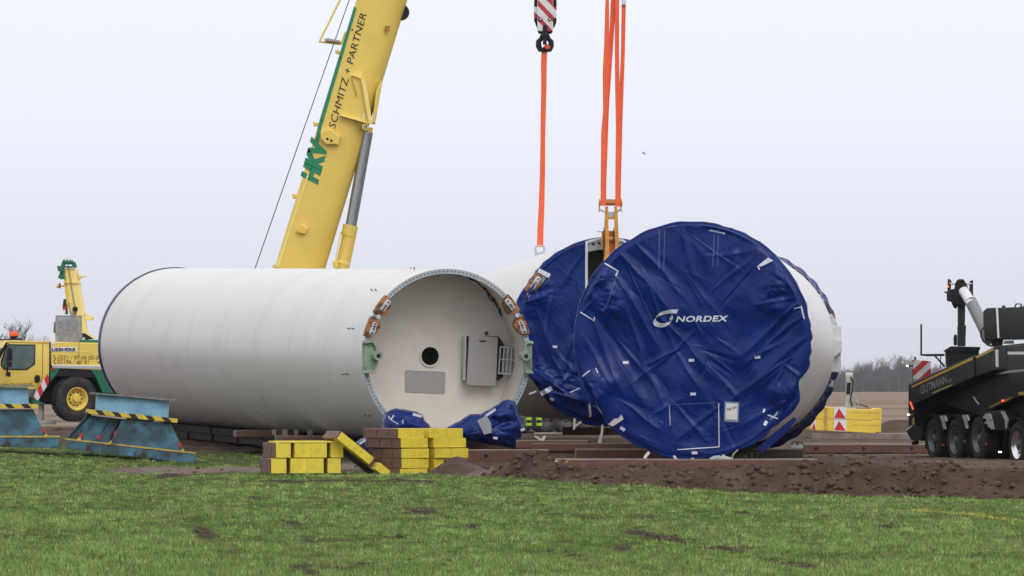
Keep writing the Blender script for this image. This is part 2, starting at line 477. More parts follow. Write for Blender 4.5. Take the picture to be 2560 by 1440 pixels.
BARE = []      # worn bare streaks in the grass: (X, Y, half length, half width, direction)
def _bare(px, py, lx, ly, slope=0.0):
    Y = F * 1.83 / (py - HZ); BARE.append(((px - 1280) * Y / F, Y, lx * Y / F, ly * Y * Y / (F * 1.83), slope))
for a in ((430, 1205, 26, 7), (515, 1340, 55, 9, 1), (585, 1385, 20, 6, 1), (1060, 1292, 38, 8), (1185, 1320, 30, 6), (700, 1225, 90, 4), (860, 1226, 40, 4),
          (1000, 1230, 80, 4), (735, 1316, 22, 5), (780, 1353, 35, 5), (985, 1350, 22, 5), (1640, 1340, 70, 10, 1), (1700, 1352, 60, 9, 1), (1550, 1370, 22, 6),
          (1430, 1388, 26, 7), (1330, 1380, 24, 6), (1850, 1285, 16, 5), (1895, 1372, 18, 6), (1840, 1375, 40, 5), (1950, 1400, 55, 7, 1), (2010, 1415, 60, 8, 1),
          (2445, 1388, 18, 4), (1750, 1280, 14, 3), (1300, 1268, 20, 3), (2210, 1312, 26, 4), (640, 1262, 30, 3), (300, 1310, 22, 4), (770, 1432, 45, 6, 1),
          (380, 1150, 60, 3), (1480, 1300, 30, 3), (1620, 1295, 24, 3), (240, 1400, 30, 5), (1130, 1405, 26, 5), (900, 1415, 24, 4)):
    _bare(*a)

def bare_mask(X, Y):
    m = np.zeros_like(X)
    for bx, by, lx, ly, sl in BARE:
        dx, dy = (X - bx) / 1.3, (Y - by) / 1.15
        dy = dy + sl * dx * (ly / lx) * 1.6
        g = np.exp(-((dx / lx) ** 2 + (dy / ly) ** 2))
        m = np.maximum(m, g)
    n = fbm(X * 2.3, Y * 1.1, 40, 4)
    m = sstep(0.34, 0.56, m + 0.55 * n)
    spots = sstep(0.50, 0.60, fbm(X * 1.4, Y * 0.45, 77, 5)) * 0.7
    return np.clip(np.maximum(m, spots), 0, 1)

def zground(X, Y):
    X = np.asarray(X, float); Y = np.asarray(Y, float)
    z = _bilin(X, Y)
    foot = bank_foot(X)
    d = Y - foot
    on = sstep(-0.9, 0.9, X)
    w = sstep(0.0, 1.5, d) * on
    z = z * (1 - w) + np.maximum(z, 0.33) * w
    crest = np.interp(X, [-1, 0.4, 1.2, 2.5, 4, 5.2, 6.5, 8, 10, 14], [.10, .20, .14, .07, .09, .20, .16, .13, .08, .07])
    z = z + crest * np.exp(-((d - 1.35) / 0.55) ** 2) * sstep(-1.3, -0.2, X)
    for mx, my, sx, sy, a in ((-1.12, 104.7, .33, .45, .30), (-0.75, 104.9, .40, .5, .14), (0.55, 99.8, .35, .8, .20), (0.1, 99.9, .3, .5, .10), (0.42, 102.3, .28, .6, .30),
                              (6.2, 98.6, .8, 1.0, .06), (9.2, 98.0, 1.2, .8, .05)):
        z = z + a * np.exp(-((X - mx) / sx) ** 2 - ((Y - my) / sy) ** 2)
    z = z + 0.42 * np.exp(-((Y - 160) / 3.2) ** 2) * sstep(10.2, 11.2, X) * (1 - sstep(30, 34, X))
    D = dirt_mask(X, Y)
    near = 1 - sstep(150, 190, Y)
    rough = fbm(X * 1.6, Y * 1.6, 3, 5, 0.55) * 0.085 + (np.abs(fbm(X * 5.0, Y * 5.0, 9, 3)) - 0.25) * 0.05 + fbm(X * 8.0, Y * 8.0, 19, 2) * 0.04
    slope = np.exp(-((d - 0.7) / 0.75) ** 2) * on
    gul = (fbm(X * 2.6, Y * 0.35 + X * 0.2, 31, 3)) * 0.17 * slope
    gul = gul + slope * (0.5 - np.abs(fbm(X * 2.7 + 3, Y * 2.7, 33, 4))) * 0.17
    keep_flat = 1 - 0.75 * (sstep(1.6, 2.2, d) * on)
    z = z + D * near * (rough * keep_flat + gul)
    z = z + (1 - D) * near * (fbm(X * 0.45, Y * 0.3, 14, 4) * 0.035 + fbm(X * 2.2, Y * 1.4, 15, 3) * 0.02)
    bm_ = bare_mask(X, Y) * (1 - D) * (1 - sstep(115, 130, Y))
    z = z + bm_ * (fbm(X * 4.5, Y * 2.5, 16, 3) * 0.05 - 0.005)
    return z

def zg(x, y):
    return float(zground(np.array([x]), np.array([y]))[0])

def _lin(*segs):
    out = []
    for a, b, s in segs:
        out += list(np.arange(a, b - s * 0.3, s))
    return np.array(out + [segs[-1][1]])

gx = _lin((-1500, -300, 200), (-300, -60, 40), (-60, -16, 4), (-16, -2.4, 0.16), (-2.4, 11.2, 0.065), (11.2, 16, 0.3), (16, 60, 4), (60, 300, 40), (300, 1500, 200))
gy = _lin((-40, 30, 10), (30, 50, 4), (50, 92, 0.35), (92, 105.5, 0.06), (105.5, 122, 0.11), (122, 140, 0.22), (140, 185, 0.6), (185, 300, 8), (300, 3400, 100))
GXX, GYY = np.meshgrid(gx, gy)
gz = zground(GXX.ravel(), GYY.ravel())
nx, ny = len(gx), len(gy)
idx = np.arange(nx * ny).reshape(ny, nx)
quads = np.stack([idx[:-1, :-1], idx[:-1, 1:], idx[1:, 1:], idx[1:, :-1]], -1).reshape(-1, 4)

def ground_material():
    m, n, l, b = _nodes("ground_soil_and_field")
    def attr(nm):
        a = n.new("ShaderNodeAttribute"); a.attribute_name = nm; return a.outputs["Fac"]
    geo = n.new("ShaderNodeNewGeometry")
    def noise(sc, det=6.0, r=0.6, stretch=None):
        t = n.new("ShaderNodeTexNoise"); t.inputs["Scale"].default_value = sc; t.inputs["Detail"].default_value = det; t.inputs["Roughness"].default_value = r
        src = geo.outputs["Position"]
        if stretch:
            mp = n.new("ShaderNodeMapping"); mp.inputs["Scale"].default_value = stretch; l.new(src, mp.inputs["Vector"]); src = mp.outputs["Vector"]
        l.new(src, t.inputs["Vector"]); return t.outputs["Fac"]
    def rng(s, a, c):
        r = n.new("ShaderNodeMapRange"); r.inputs[1].default_value = a; r.inputs[2].default_value = c; l.new(s, r.inputs[0]); return r.outputs[0]
    def mix(f, a, c):
        x = n.new("ShaderNodeMix"); x.data_type = 'RGBA'; l.new(f, x.inputs[0])
        for i, v in ((6, a), (7, c)):
            if isinstance(v, tuple): x.inputs[i].default_value = (*v, 1)
            else: l.new(v, x.inputs[i])
        return x.outputs[2]
    soil = mix(rng(noise(1.1), 0.35, 0.68), (0.105, 0.072, 0.053), (0.054, 0.036, 0.026))
    soil = mix(rng(noise(6.0, 8, 0.7), 0.55, 0.70), soil, (0.034, 0.022, 0.016))
    soil = mix(rng(noise(14.0, 6, 0.7), 0.60, 0.75), soil, (0.17, 0.125, 0.10))
    sand = mix(rng(noise(2.2), 0.35, 0.7), (0.22, 0.175, 0.15), (0.12, 0.093, 0.078))
    dirt = mix(attr("sandy"), soil, sand)
    turf = mix(rng(noise(2.5), 0.35, 0.65), (0.055, 0.085, 0.026), (0.075, 0.080, 0.035))
    turf = mix(attr("bare"), turf, mix(rng(noise(5.0, 7, .7), 0.4, 0.6), (0.075, 0.056, 0.040), (0.035, 0.026, 0.019)))
    c = mix(attr("dirt"), turf, dirt)
    field = mix(rng(noise(0.5, 6, 0.6, (0.25, 0.02, 1)), 0.35, 0.65), (0.23, 0.165, 0.12), (0.14, 0.10, 0.075))
    field = mix(rng(noise(0.02, 4, 0.5, (0.2, 1.0, 1)), 0.45, 0.62), field, (0.28, 0.215, 0.16))
    c = mix(attr("field"), c, field)
    l.new(c, b.inputs["Base Color"])
    b.inputs["Roughness"].default_value = 0.95
    b.inputs["Specular IOR Level"].default_value = 0.06
    bp = n.new("ShaderNodeBump"); bp.inputs["Strength"].default_value = 0.8; bp.inputs["Distance"].default_value = 0.04
    l.new(noise(16.0, 8, 0.7), bp.inputs["Height"]); l.new(bp.outputs[0], b.inputs["Normal"])
    return m

gme = mesh_np("ground", np.stack([GXX.ravel(), GYY.ravel(), gz], -1), quads, ground_material(), smooth=True, quads=True)
Xr, Yr = GXX.ravel(), GYY.ravel()
_D = dirt_mask(Xr, Yr)
_sand = np.clip(sstep(109.5, 110.5, Yr) * (1 - sstep(116.5, 118.5, Yr)) * (1 - sstep(-2.0, -0.6, Xr))
                + 0.8 * sstep(-1.4, -0.5, Xr) * (1 - sstep(0.1, 0.6, Xr)) * sstep(100.5, 101.5, Yr) * (1 - sstep(106, 109, Yr))
                + sstep(5.2, 6.4, Xr) * sstep(104, 107, Yr) * (1 - sstep(140, 148, Yr)) * (0.35 + 0.6 * fbm(Xr * .5, Yr * .35, 61, 3))
                + 0.12 * sstep(112, 116, Yr), 0, 1)
_sand = np.clip(_sand + 0.30 * fbm(Xr * 1.3, Yr * 1.3, 55, 4), 0, 1)
_field = sstep(172, 178, Yr + 4 * fbm(Xr * .1, Yr * .1, 8, 2))
for nm, arr in (("dirt", _D), ("sandy", _sand), ("bare", bare_mask(Xr, Yr)), ("field", _field)):
    a = gme.attributes.new(nm, 'FLOAT', 'POINT'); a.data.foreach_set("value", arr.astype(np.float32))
ground = link("ground", gme)
ground["kind"] = "structure"
ground["label"] = "flat grass field and churned brown site soil running to fallow fields"

# ------------------------------------------------------------------ grass: single blades, one mass
def grass_material():
    m, n, l, b = _nodes("grass_blades")
    a = n.new("ShaderNodeAttribute"); a.attribute_name = "tint"
    l.new(a.outputs["Color"], b.inputs["Base Color"])
    b.inputs["Roughness"].default_value = 0.55
    b.inputs["Specular IOR Level"].default_value = 0.1
    try: b.inputs["Transmission Weight"].default_value = 0.0
    except Exception: pass
    return m

rng_ = np.random.default_rng(7)
def scatter(n, y0, y1, power):
    u = rng_.random(n)
    Y = (y0 ** (1 - power) + u * (y1 ** (1 - power) - y0 ** (1 - power))) ** (1 / (1 - power))
    X = (rng_.random(n) * 2 - 1) * (Y * 1320.0 / F + 0.5)
    return X, Y
NT, NB = 88000, 12                        # tufts, blades in each
tx, ty = scatter(NT, 49.0, 133.0, 2.3)
D = dirt_mask(tx, ty); B = bare_mask(tx, ty)
keep = (rng_.random(NT) > sstep(0.3, 0.6, D + 0.25 * (rng_.random(NT) - 0.5))) & (rng_.random(NT) > B * 0.92)
tx, ty, B = tx[keep], ty[keep], B[keep]
nt_ = len(tx)
lush = fbm(tx * 0.7, ty * 0.35, 91, 4)
worn = sstep(0.05, 0.5, fbm(tx * 1.1, ty * 0.30, 191, 4)) 
th = (0.016 + 0.046 * rng_.random(nt_) ** 2.4) * (1 + 0.4 * lush) * (1 - 0.4 * B) * (1 - 0.25 * worn)
mixv = np.clip(0.46 + 0.32 * lush + 1.15 * (rng_.random(nt_) - 0.5), 0, 1)[:, None]
c1, c2 = np.array([0.085, 0.165, 0.030]), np.array([0.310, 0.415, 0.130])
tc_ = (c1 * (1 - mixv) + c2 * mixv) * (0.62 + 0.85 * rng_.random(nt_)[:, None])
dry = (rng_.random(nt_) < 0.05 + 0.35 * B + 0.16 * worn)[:, None]
tc_ = np.where(dry, np.array([0.27, 0.22, 0.10]) * (0.5 + 0.7 * rng_.random(nt_)[:, None]), tc_)
rep = lambda a: np.repeat(a, NB, axis=0)
n = nt_ * NB
off = rng_.normal(0, 1, (n, 2)) * np.array([0.036, 0.045])
bx, by = rep(tx) + off[:, 0], rep(ty) + off[:, 1]
bz = rep(zground(tx, ty))
h = rep(th) * (0.6 + 0.8 * rng_.random(n))
wd = (0.007 + 0.008 * rng_.random(n)) * np.clip(by / 70.0, 0.9, 1.7)
ang = rng_.random(n) * 2 * np.pi
la = np.arctan2(off[:, 1], off[:, 0]) + rng_.normal(0, 0.7, n)
lean = (0.25 + 0.6 * rng_.random(n)) * h
ax, ay = np.cos(ang) * wd * .5, np.sin(ang) * wd * .5
v = np.empty((n, 3, 3), np.float32)
v[:, 0] = np.stack([bx - ax, by - ay, bz - 0.012], -1)
v[:, 1] = np.stack([bx + ax, by + ay, bz - 0.012], -1)
v[:, 2] = np.stack([bx + np.cos(la) * lean, by + np.sin(la) * lean, bz + h], -1)
gr_me = mesh_np("grass", v.reshape(-1, 3), np.arange(n * 3).reshape(-1, 3), grass_material())
colr = rep(tc_) * (0.85 + 0.3 * rng_.random(n)[:, None])
# a line sprayed on the turf in yellow marking paint
ly_ = np.interp(bx, [5.2, 6.2, 6.65, 7.2, 7.6], [84.2, 82.6, 80.2, 76.9, 74.5])
sp = (np.abs(by - ly_ + 0.5 * fbm(bx * 3, by, 12, 2)) < 0.62) & (bx > 5.6) & (rng_.random(n) < np.clip((bx - 5.5) / 1.0, 0, 0.8))
colr = np.where(sp[:, None], np.array([0.62, 0.50, 0.07]), colr)
tint = np.ones((n, 3, 4), np.float32); tint[:, :, :3] = colr[:, None, :]
ca = gr_me.attributes.new("tint", 'FLOAT_COLOR', 'POINT'); ca.data.foreach_set("color", tint.ravel())
grass = link("grass", gr_me)
grass["kind"] = "stuff"; grass["label"] = "short green grass with worn brown patches across the field"; grass["category"] = "grass"

# ------------------------------------------------------------------ soil clods, one mass
ico_v = []
_bm = bmesh.new(); bmesh.ops.create_icosphere(_bm, subdivisions=1, radius=1.0)
ICO_V = np.array([q.co[:] for q in _bm.verts]); ICO_F = np.array([[q.index for q in f.verts] for f in _bm.faces]); _bm.free()
def clods(count, x0, x1, y0, y1, smin, smax, seed, turf=False):
    r = np.random.default_rng(seed)
    X = r.uniform(x0, x1, count); Y = r.uniform(y0, y1, count)
    k = (bare_mask(X, Y) > 0.55) & (dirt_mask(X, Y) < 0.3) if turf else dirt_mask(X, Y) > 0.6
    X, Y = X[k], Y[k]
    s = smin + (smax - smin) * r.random(len(X)) ** 4
    Z = zground(X, Y)
    jit = 1 + 0.45 * (r.random((len(X), len(ICO_V), 1)) - 0.5)
    V = ICO_V[None] * jit * s[:, None, None] * np.array([1.2, 1.2, 0.8])
    V = V + np.stack([X, Y, Z + s * 0.25], -1)[:, None, :]
    Fc = (ICO_F[None] + (np.arange(len(X)) * len(ICO_V))[:, None, None]).reshape(-1, 3)
    return V.reshape(-1, 3), Fc
M["soil"] = mat("soil_clod", (0.115, 0.078, 0.057), 0.95, spec=0.05, col2=(0.055, 0.036, 0.026), scale=1.5, var=0.3, vscale=8, bump=0.5, bscale=30)
cv1, cf1 = clods(9000, -2, 11.5, 93, 101.5, 0.007, 0.075, 1)
cv2, cf2 = clods(1800, -9, 12, 101, 140, 0.010, 0.05, 2)
cv3, cf3 = clods(26000, -11, 11, 51, 100, 0.006, 0.034, 3, True)
cv = np.vstack([cv1, cv2, cv3]); cf = np.vstack([cf1, cf2 + len(cv1), cf3 + len(cv1) + len(cv2)])
cl = link("soil_clods", mesh_np("soil_clods", cv, cf, M["soil"], smooth=False))
cl["kind"] = "stuff"; cl["label"] = "loose dark soil clods scattered over the earth bank"; cl["category"] = "soil"

# ------------------------------------------------------------------ bare winter trees
def tree_mesh(seed, height, levels=4, sides=4, spread=0.55, first=0.28, kids=(5, 4, 4, 4, 3), thick=0.028, rmin=0.012):
    r = random.Random(seed)
    V, Fc = [], []
    def seg(p, q, r0, r1):
        d = (q - p).normalized()
        a = d.cross(Vector((0.3, 0.9, 0.2))).normalized(); b = d.cross(a)
        o = len(V)
        for c, rr in ((p, r0), (q, r1)):
            for j in range(sides):
                t = 2 * math.pi * j / sides
                V.append(c + a * (math.cos(t) * rr) + b * (math.sin(t) * rr))
        for j in range(sides):
            j2 = (j + 1) % sides
            Fc.append((o + j, o + j2, o + sides + j2, o + sides + j))
    trunk_faces = [0]
    def grow(p, d, length, rad0, lev):
        n = 3
        pts = [p]; dd = d.copy()
        for i in range(n):
            dd = (dd + Vector((r.uniform(-1, 1), r.uniform(-1, 1), r.uniform(-.3, .7))) * (0.10 if lev == 0 else 0.22)).normalized()
            pts.append(pts[-1] + dd * (length / n))
        rads = [rad0 * (1 - 0.55 * i / n) for i in range(n + 1)]
        for i in range(n): seg(pts[i], pts[i + 1], rads[i], rads[i + 1])
        if lev == 0: trunk_faces[0] = len(Fc)
        if lev >= levels: return
        k = kids[lev] + r.randint(-1, 1)
        for j in range(k):
            t = r.uniform(first if lev == 0 else 0.25, 1.0) if j else 1.0
            f = t * n; i = min(int(f), n - 1); q = pts[i].lerp(pts[i + 1], f - i)
            az = r.uniform(0, 2 * math.pi)
            side = Vector((math.cos(az), math.sin(az), r.uniform(0.1, 0.6)))
            nd = (dd * (1 - spread) + side * spread * r.uniform(0.7, 1.3) + Vector((0, 0, 0.18))).normalized()
            grow(q, nd, length * r.uniform(0.50, 0.72), max(rads[i] * r.uniform(0.45, 0.65), rmin), lev + 1)
    grow(Vector((0, 0, -0.3)), Vector((0, 0, 1)), height * 0.45, height * thick, 0)
    zmax = max(q.z for q in V)
    k = height / zmax
    V = [q * k for q in V]
    return V, Fc, trunk_faces[0]

def tree_thing(name, label, loc, seed, height, group=None, bark="bark_hazed", **kw):
    T = Thing(name, label, "tree", loc, yaw=random.Random(seed).uniform(0, 360), group=group)
    V, Fc, k = tree_mesh(seed, height, **kw)
    def cut(fs):
        m = MB(); ids = sorted({i for f in fs for i in f}); re = {i: j for j, i in enumerate(ids)}
        m.v = [V[i] for i in ids]; m.f = [tuple(re[i] for i in f) for f in fs]
        return m
    a, b = cut(Fc[:k]), cut(Fc[k:])
    T.part("trunk", a, bark, fix=False, smooth=True, angle=80); T.part("crown", b, bark, fix=False, smooth=True, angle=80)
    return T
# ------------------------------------------------------------------ tower sections
def section(name, label, near, far, Y0, Y1):
    a, b = P(*near, Y0), P(*far, Y1)
    d = (b - a); L = d.length; d.normalize()
    T = Thing(name, label, "tower section", a, rot=Euler((math.asin(d.z), 0, math.atan2(-d.x, d.y))), group="steel tower sections lying on the site")
    T.L = L
    return T

def shell(T, R0, R1, seams=True):
    """outer skin built from welded rings, with a slight step at every ring seam"""
    prof = [(0.0, R0)]
    k = max(4, int(T.L / 2.7))
    for i in range(1, k):
        y = T.L * i / k; r = R0 + (R1 - R0) * i / k
        prof.append((y, r))
    prof.append((T.L, R1))
    sh = T.part("shell", MB().lathe(prof, 160), "white", smooth=True, fix=False, angle=60)
    for i in range(1, k if seams else 0):
        y = T.L * i / k; r = R0 + (R1 - R0) * i / k
        T.part("weld_seam", MB().lathe([(y - 0.018, r + 0.0005), (y - 0.010, r + 0.004), (y + 0.010, r + 0.004), (y + 0.018, r + 0.0005)], 120), "seam", sh, smooth=True, fix=False)
    return sh

def bolt_circle(T, R, y, parent, n=130, r=0.019):
    mb = MB()
    for i in range(n):
        t = 2 * math.pi * i / n
        c = Vector((R * math.cos(t), y, R * math.sin(t)))
        k = len(mb.v)
        mb.add([(c.x + r * math.cos(q), y, c.z + r * math.sin(q)) for q in np.arange(8) * math.pi / 4], [tuple(range(8))])
    o = T.part("bolt_hole", mb, "hole", parent, fix=False, kind="stuff")
    return o

# ---- folds and creases of a tarpaulin
def fold_field(T, folds, rnd, seed, R, crumple=0.010):
    r = random.Random(seed)
    fl = []
    for (x0, y0, x1, y1, w, a) in folds:
        p, q = T.px(x0, y0), T.px(x1, y1)
        fl.append((p.x, p.z, q.x, q.z, w * 1.25, a * 1.15))
    for i in range(rnd):
        th = r.uniform(0, 2 * math.pi); rr = R * math.sqrt(r.random()) * 0.97
        cx, cz = rr * math.cos(th), rr * math.sin(th)
        if cz < -0.2 * R: ang = (-0.7 if cx < 0 else 0.75) + r.gauss(0, 0.45)
        else: ang = (-0.95 if cx < 0.35 * R else 0.8) + r.gauss(0, 0.35)
        ln = r.uniform(0.15, 0.7)
        dx, dz = math.cos(ang) * ln, math.sin(ang) * ln
        fl.append((cx - dx, cz - dz, cx + dx, cz + dz, r.uniform(0.015, 0.05), r.choice((-1, 1)) * r.uniform(0.004, 0.016)))
    for i in range(rnd * 3):                  # fine sharp creases
        th = r.uniform(0, 2 * math.pi); rr = R * math.sqrt(r.random()) * 0.98
        cx, cz = rr * math.cos(th), rr * math.sin(th)
        base = (-0.95 if cx < 0.35 * R else 0.8) if cz > -0.2 * R else (-0.7 if cx < 0 else 0.75)
        ang = base + r.gauss(0, 0.7)
        ln = r.uniform(0.05, 0.28)
        dx, dz = math.cos(ang) * ln, math.sin(ang) * ln
        fl.append((cx - dx, cz - dz, cx + dx, cz + dz, r.uniform(0.007, 0.016), r.choice((-1, 1)) * r.uniform(0.003, 0.008)))
    fl = np.array(fl)
    def h(x, z):
        x = np.asarray(x, float); z = np.asarray(z, float)
        out = np.zeros_like(x)
        wob = 0.05 * fbm(x * 1.7, z * 1.7, seed, 2)
        for (x0, z0, x1, z1, w, a) in fl:
            ux, uz = x1 - x0, z1 - z0
            L2 = ux * ux + uz * uz; L = math.sqrt(L2)
            t = ((x - x0) * ux + (z - z0) * uz) / L2
            d = ((x - x0) * (-uz) + (z - z0) * ux) / L + wob * min(1.0, w * 18)
            ww = w * (0.45 + 0.9 * np.clip(t, 0, 1.2))
            tap = sstep(-0.25, 0.2, t) * (1 - sstep(0.75, 1.25, t))
            s = d / ww
            out += a * tap * (np.exp(-np.abs(s)) - 0.35 * np.exp(-((s - 2.0) / 1.2) ** 2))
        ridg = 0.5 - np.abs(fbm(x * 2.1 + 0.6 * z, z * 1.5, seed + 3, 3))
        ridg2 = 0.5 - np.abs(fbm(x * 5.5, z * 4.5 + x, seed + 9, 3))
        out += crumple * 1.3 * ridg + crumple * 0.45 * ridg2
        out += 0.11 * fbm(x * 0.75, z * 0.75, seed + 5, 2) + 0.03 * fbm(x * 2.0 + 0.7 * z, z * 1.6, seed + 6, 2)
        return out
    return h

def make_tarp(T, R, h, rfun=None, nr=110, na=430, skirt=0.3, hole=None, name="sheet", extra=None):
    ph = np.linspace(0, 2 * np.pi, na, endpoint=False)
    ro = np.full(na, R + 0.03) if rfun is None else rfun(ph)
    tt = np.linspace(0.0, 1.0, nr + 1)
    X = tt[:, None] * ro[None] * np.cos(ph)[None]
    Z = tt[:, None] * ro[None] * np.sin(ph)[None]
    H = h(X.ravel(), Z.ravel()).reshape(X.shape)
    if extra is not None: H = H + extra(X, Z)
    rr = np.sqrt(X ** 2 + Z ** 2) / R
    fade = 1 - 0.75 * sstep(0.955, 0.995, rr)
    Yv = -0.045 - H * fade + 0.02 * sstep(0.985, 1.0, rr)
    rows = [np.stack([X, Yv, Z], -1)]
    sk = skirt * (0.75 + 0.5 * vnoise(ph * 4, ph * 0, 3)) if not callable(skirt) else skirt(ph)
    for k in (0.12, 0.4, 0.7, 1.0):
        q = ro + 0.012 + 0.02 * k * np.sin(ph * 37 + 3 * np.sin(ph * 5)) * 0.6
        y = Yv[-1] + (sk + 0.03) * k
        rows.append(np.stack([q * np.cos(ph), y, q * np.sin(ph)], -1)[None])
    V = np.concatenate(rows, 0)
    n_r = V.shape[0]
    idx = np.arange(n_r * na).reshape(n_r, na)
    nxt = np.roll(idx, -1, 1)
    q = np.stack([idx[:-1], idx[1:], nxt[1:], nxt[:-1]], -1).reshape(-1, 4)
    V = V.reshape(-1, 3)
    if hole is not None:
        c = V[q].mean(1)
        q = q[~hole(c[:, 0], c[:, 2])]
    me = mesh_np(name, V, q, M["tarp"], smooth=True, quads=True)
    hh = lambda x, z: 0.045 + (h(x, z) + (extra(x, z) if extra is not None else 0)) * (1 - 0.75 * sstep(0.955, 0.995, np.sqrt(x ** 2 + z ** 2) / R))
    return link(name, me, T.root), hh

def ribbon_on(T, name, pts, w, hh, m="tape", parent=None, lift=0.012, closed=False):
    """a sewn strip following the sheet; pts in photo pixels, width in metres"""
    q = [T.px(x, y) for x, y in pts]
    q = [Vector((p.x, p.z)) for p in q]
    path = []
    for a, b in zip(q[:-1], q[1:]):
        n = max(2, int((b - a).length / 0.04))
        path += [a.lerp(b, i / n) for i in range(n)]
    path.append(q[-1])
    mb = MB(); vs = []
    for i, p in enumerate(path):
        d = (path[min(i + 1, len(path) - 1)] - path[max(i - 1, 0)]).normalized()
        s = Vector((-d.y, d.x)) * w * 0.5
        for k in (1, -1):
            e = p + s * k
            vs.append((e.x, -float(hh(np.array([e.x]), np.array([e.y]))[0]) - lift, e.y))
    mb.add(vs, [(2 * i, 2 * i + 1, 2 * i + 3, 2 * i + 2) for i in range(len(path) - 1)])
    return T.part(name, mb, m, parent, fix=False)

def patch_on(T, name, pts, hh, m="tape", parent=None, lift=0.012):
    """a small sewn or glued patch with its own thickness"""
    q = [T.px(x, y) for x, y in pts]
    yy = [-float(hh(np.array([p.x]), np.array([p.z]))[0]) - lift for p in q]
    n = len(q)
    mb = MB().add([(p.x, y, p.z) for p, y in zip(q, yy)] + [(p.x, y + 0.006, p.z) for p, y in zip(q, yy)],
                  [tuple(range(n)), tuple(range(2 * n - 1, n - 1, -1))] + [(i, (i + 1) % n, n + (i + 1) % n, n + i) for i in range(n)])
    return T.part(name, mb, m, parent)

def rect(cx, cy, w, h, a=0.0):
    c, s = math.cos(rad(a)), math.sin(rad(a))
    return [(cx + x * c - y * s, cy + x * s + y * c) for x, y in ((-w / 2, -h / 2), (w / 2, -h / 2), (w / 2, h / 2), (-w / 2, h / 2))]

def strip(name, label, pts, Y, thick, m, cat, group=None, T=None, parent=None):
    """a hanging flat strap: (px, py, width px[, dY])"""
    own = T is None
    w3 = [P(p[0], p[1], Y + (p[3] if len(p) > 3 else 0)) for p in pts]
    if own:
        loc = w3[-1].copy()
        T = Thing(name, label, cat, loc, group=group)
    c = [T.Mi @ p for p in w3]
    mb = MB(); vs = []
    for i, p in enumerate(c):
        d = (c[min(i + 1, len(c) - 1)] - c[max(i - 1, 0)]); d.normalize()
        s = Vector((d.z, 0, -d.x)).normalized() * (pts[i][2] * Y / F * 0.5)
        t = Vector((0, thick * 0.5, 0))
        vs += [p + s - t, p - s - t, p - s + t, p + s + t]
    fs = [(0, 1, 2, 3), tuple(len(vs) - 1 - k for k in range(4))]
    for i in range(len(c) - 1):
        for j in range(4):
            fs.append((i * 4 + j, i * 4 + (j + 1) % 4, (i + 1) * 4 + (j + 1) % 4, (i + 1) * 4 + j))
    mb.add(vs, fs)
    o = T.part("strap" if own else name, mb, m, parent, smooth=False)
    return T, o

def pad_clamp(T, a_mid, R, parent=None, shoes=(1, -1), y=-0.05):
    """a pair of orange rubber-lined clamp shoes bolted round the flange; a_mid = clock angle in degrees"""
    def at(deg, r): return (r * math.cos(rad(deg)), r * math.sin(rad(deg)))
    for s in shoes:
        a0, a1 = (a_mid + s * 1.5, a_mid + s * 15.0)
        out = [at(a0 + (a1 - a0) * i / 8, R + 0.035) for i in range(9)]
        prof = [0.14, 0.25, 0.30, 0.30, 0.28, 0.27, 0.25, 0.19, 0.12] 
        inn = [at(a0 + (a1 - a0) * i / 8, R - prof[i] * 0.86) for i in range(9)]
        sh = T.part("clamp_shoe", MB().prism(out + inn[::-1], y - 0.03, y + 0.14), "orange_pad", parent, bevel=0.02, smooth=True)
        for f, ww, ll in ((0.36, 0.10, 0.11), (0.68, 0.11, 0.17)):
            c = at(a0 + (a1 - a0) * f, R - 0.10)
            t = rad(a_mid + s * 8 + 90)
            pl = []
            for i in range(12):
                q = 2 * math.pi * i / 12
                ex, ez = math.copysign(abs(math.cos(q)) ** 0.6, math.cos(q)) * ll * 0.5 * 1.2, math.copysign(abs(math.sin(q)) ** 0.6, math.sin(q)) * ww * 0.5 * 1.2
                pl.append((c[0] + ex * math.cos(t) - ez * math.sin(t), c[1] + ex * math.sin(t) + ez * math.cos(t)))
            pt = T.part("clamp_plate", MB().prism(pl, y - 0.075, y - 0.02), "galv", sh, bevel=0.008, smooth=True)
            for e in (-0.3, 0.3):
                cx, cz = c[0] + e * ll * math.cos(t), c[1] + e * ll * math.sin(t)
                # bolts stand on the plate
                T.part("bolt", MB().lathe([(y - 0.10, 0.0001), (y - 0.10, 0.02), (y - 0.07, 0.02)], 10, cx, cz), "rubber", sh, fix=False)
    c = at(a_mid, R - 0.10)
    T.part("clamp_pin", MB().lathe([(y - 0.06, 0.0001), (y - 0.06, 0.05), (y + 0.06, 0.05)], 12, *c), "galv", parent, fix=False, smooth=True)

# ================================================================== the open section
RO0, RO1 = 1.95, 2.03
TO = section("tower_section", "white steel tower section with open end showing its cream bulkhead, ladder and hatch", (1117.5, 892), (436, 863), 121.7, 144.5)
shell(TO, RO0, RO1)
fl = TO.part("flange", MB().lathe([(-0.004, RO0 + 0.004), (-0.004, RO0 - 0.105), (0.10, RO0 - 0.105), (0.10, RO0 - 0.03)], 160), "flange", smooth=True, fix=False, angle=30)
bolt_circle(TO, RO0 - 0.052, -0.007, fl, 132, 0.016)
TO.part("inner_wall", MB().lathe([(0.10, RO0 - 0.03), (1.45, RO0 - 0.028)], 160), "inner", smooth=True, fix=False)
DB = 1.30
bh = TO.part("bulkhead", MB().lathe([(DB, RO0 - 0.029), (DB, 0.205)], 128), "inner", fix=False)
hc = TO.px(1069, 889, DB)
TO.part("cable_hole", MB().lathe([(DB - 0.03, 0.235), (DB - 0.03, 0.20), (DB + 0.5, 0.20), (DB + 0.5, 0.0001)], 40, 0, 0), "hole", bh, smooth=True, fix=False, angle=30)
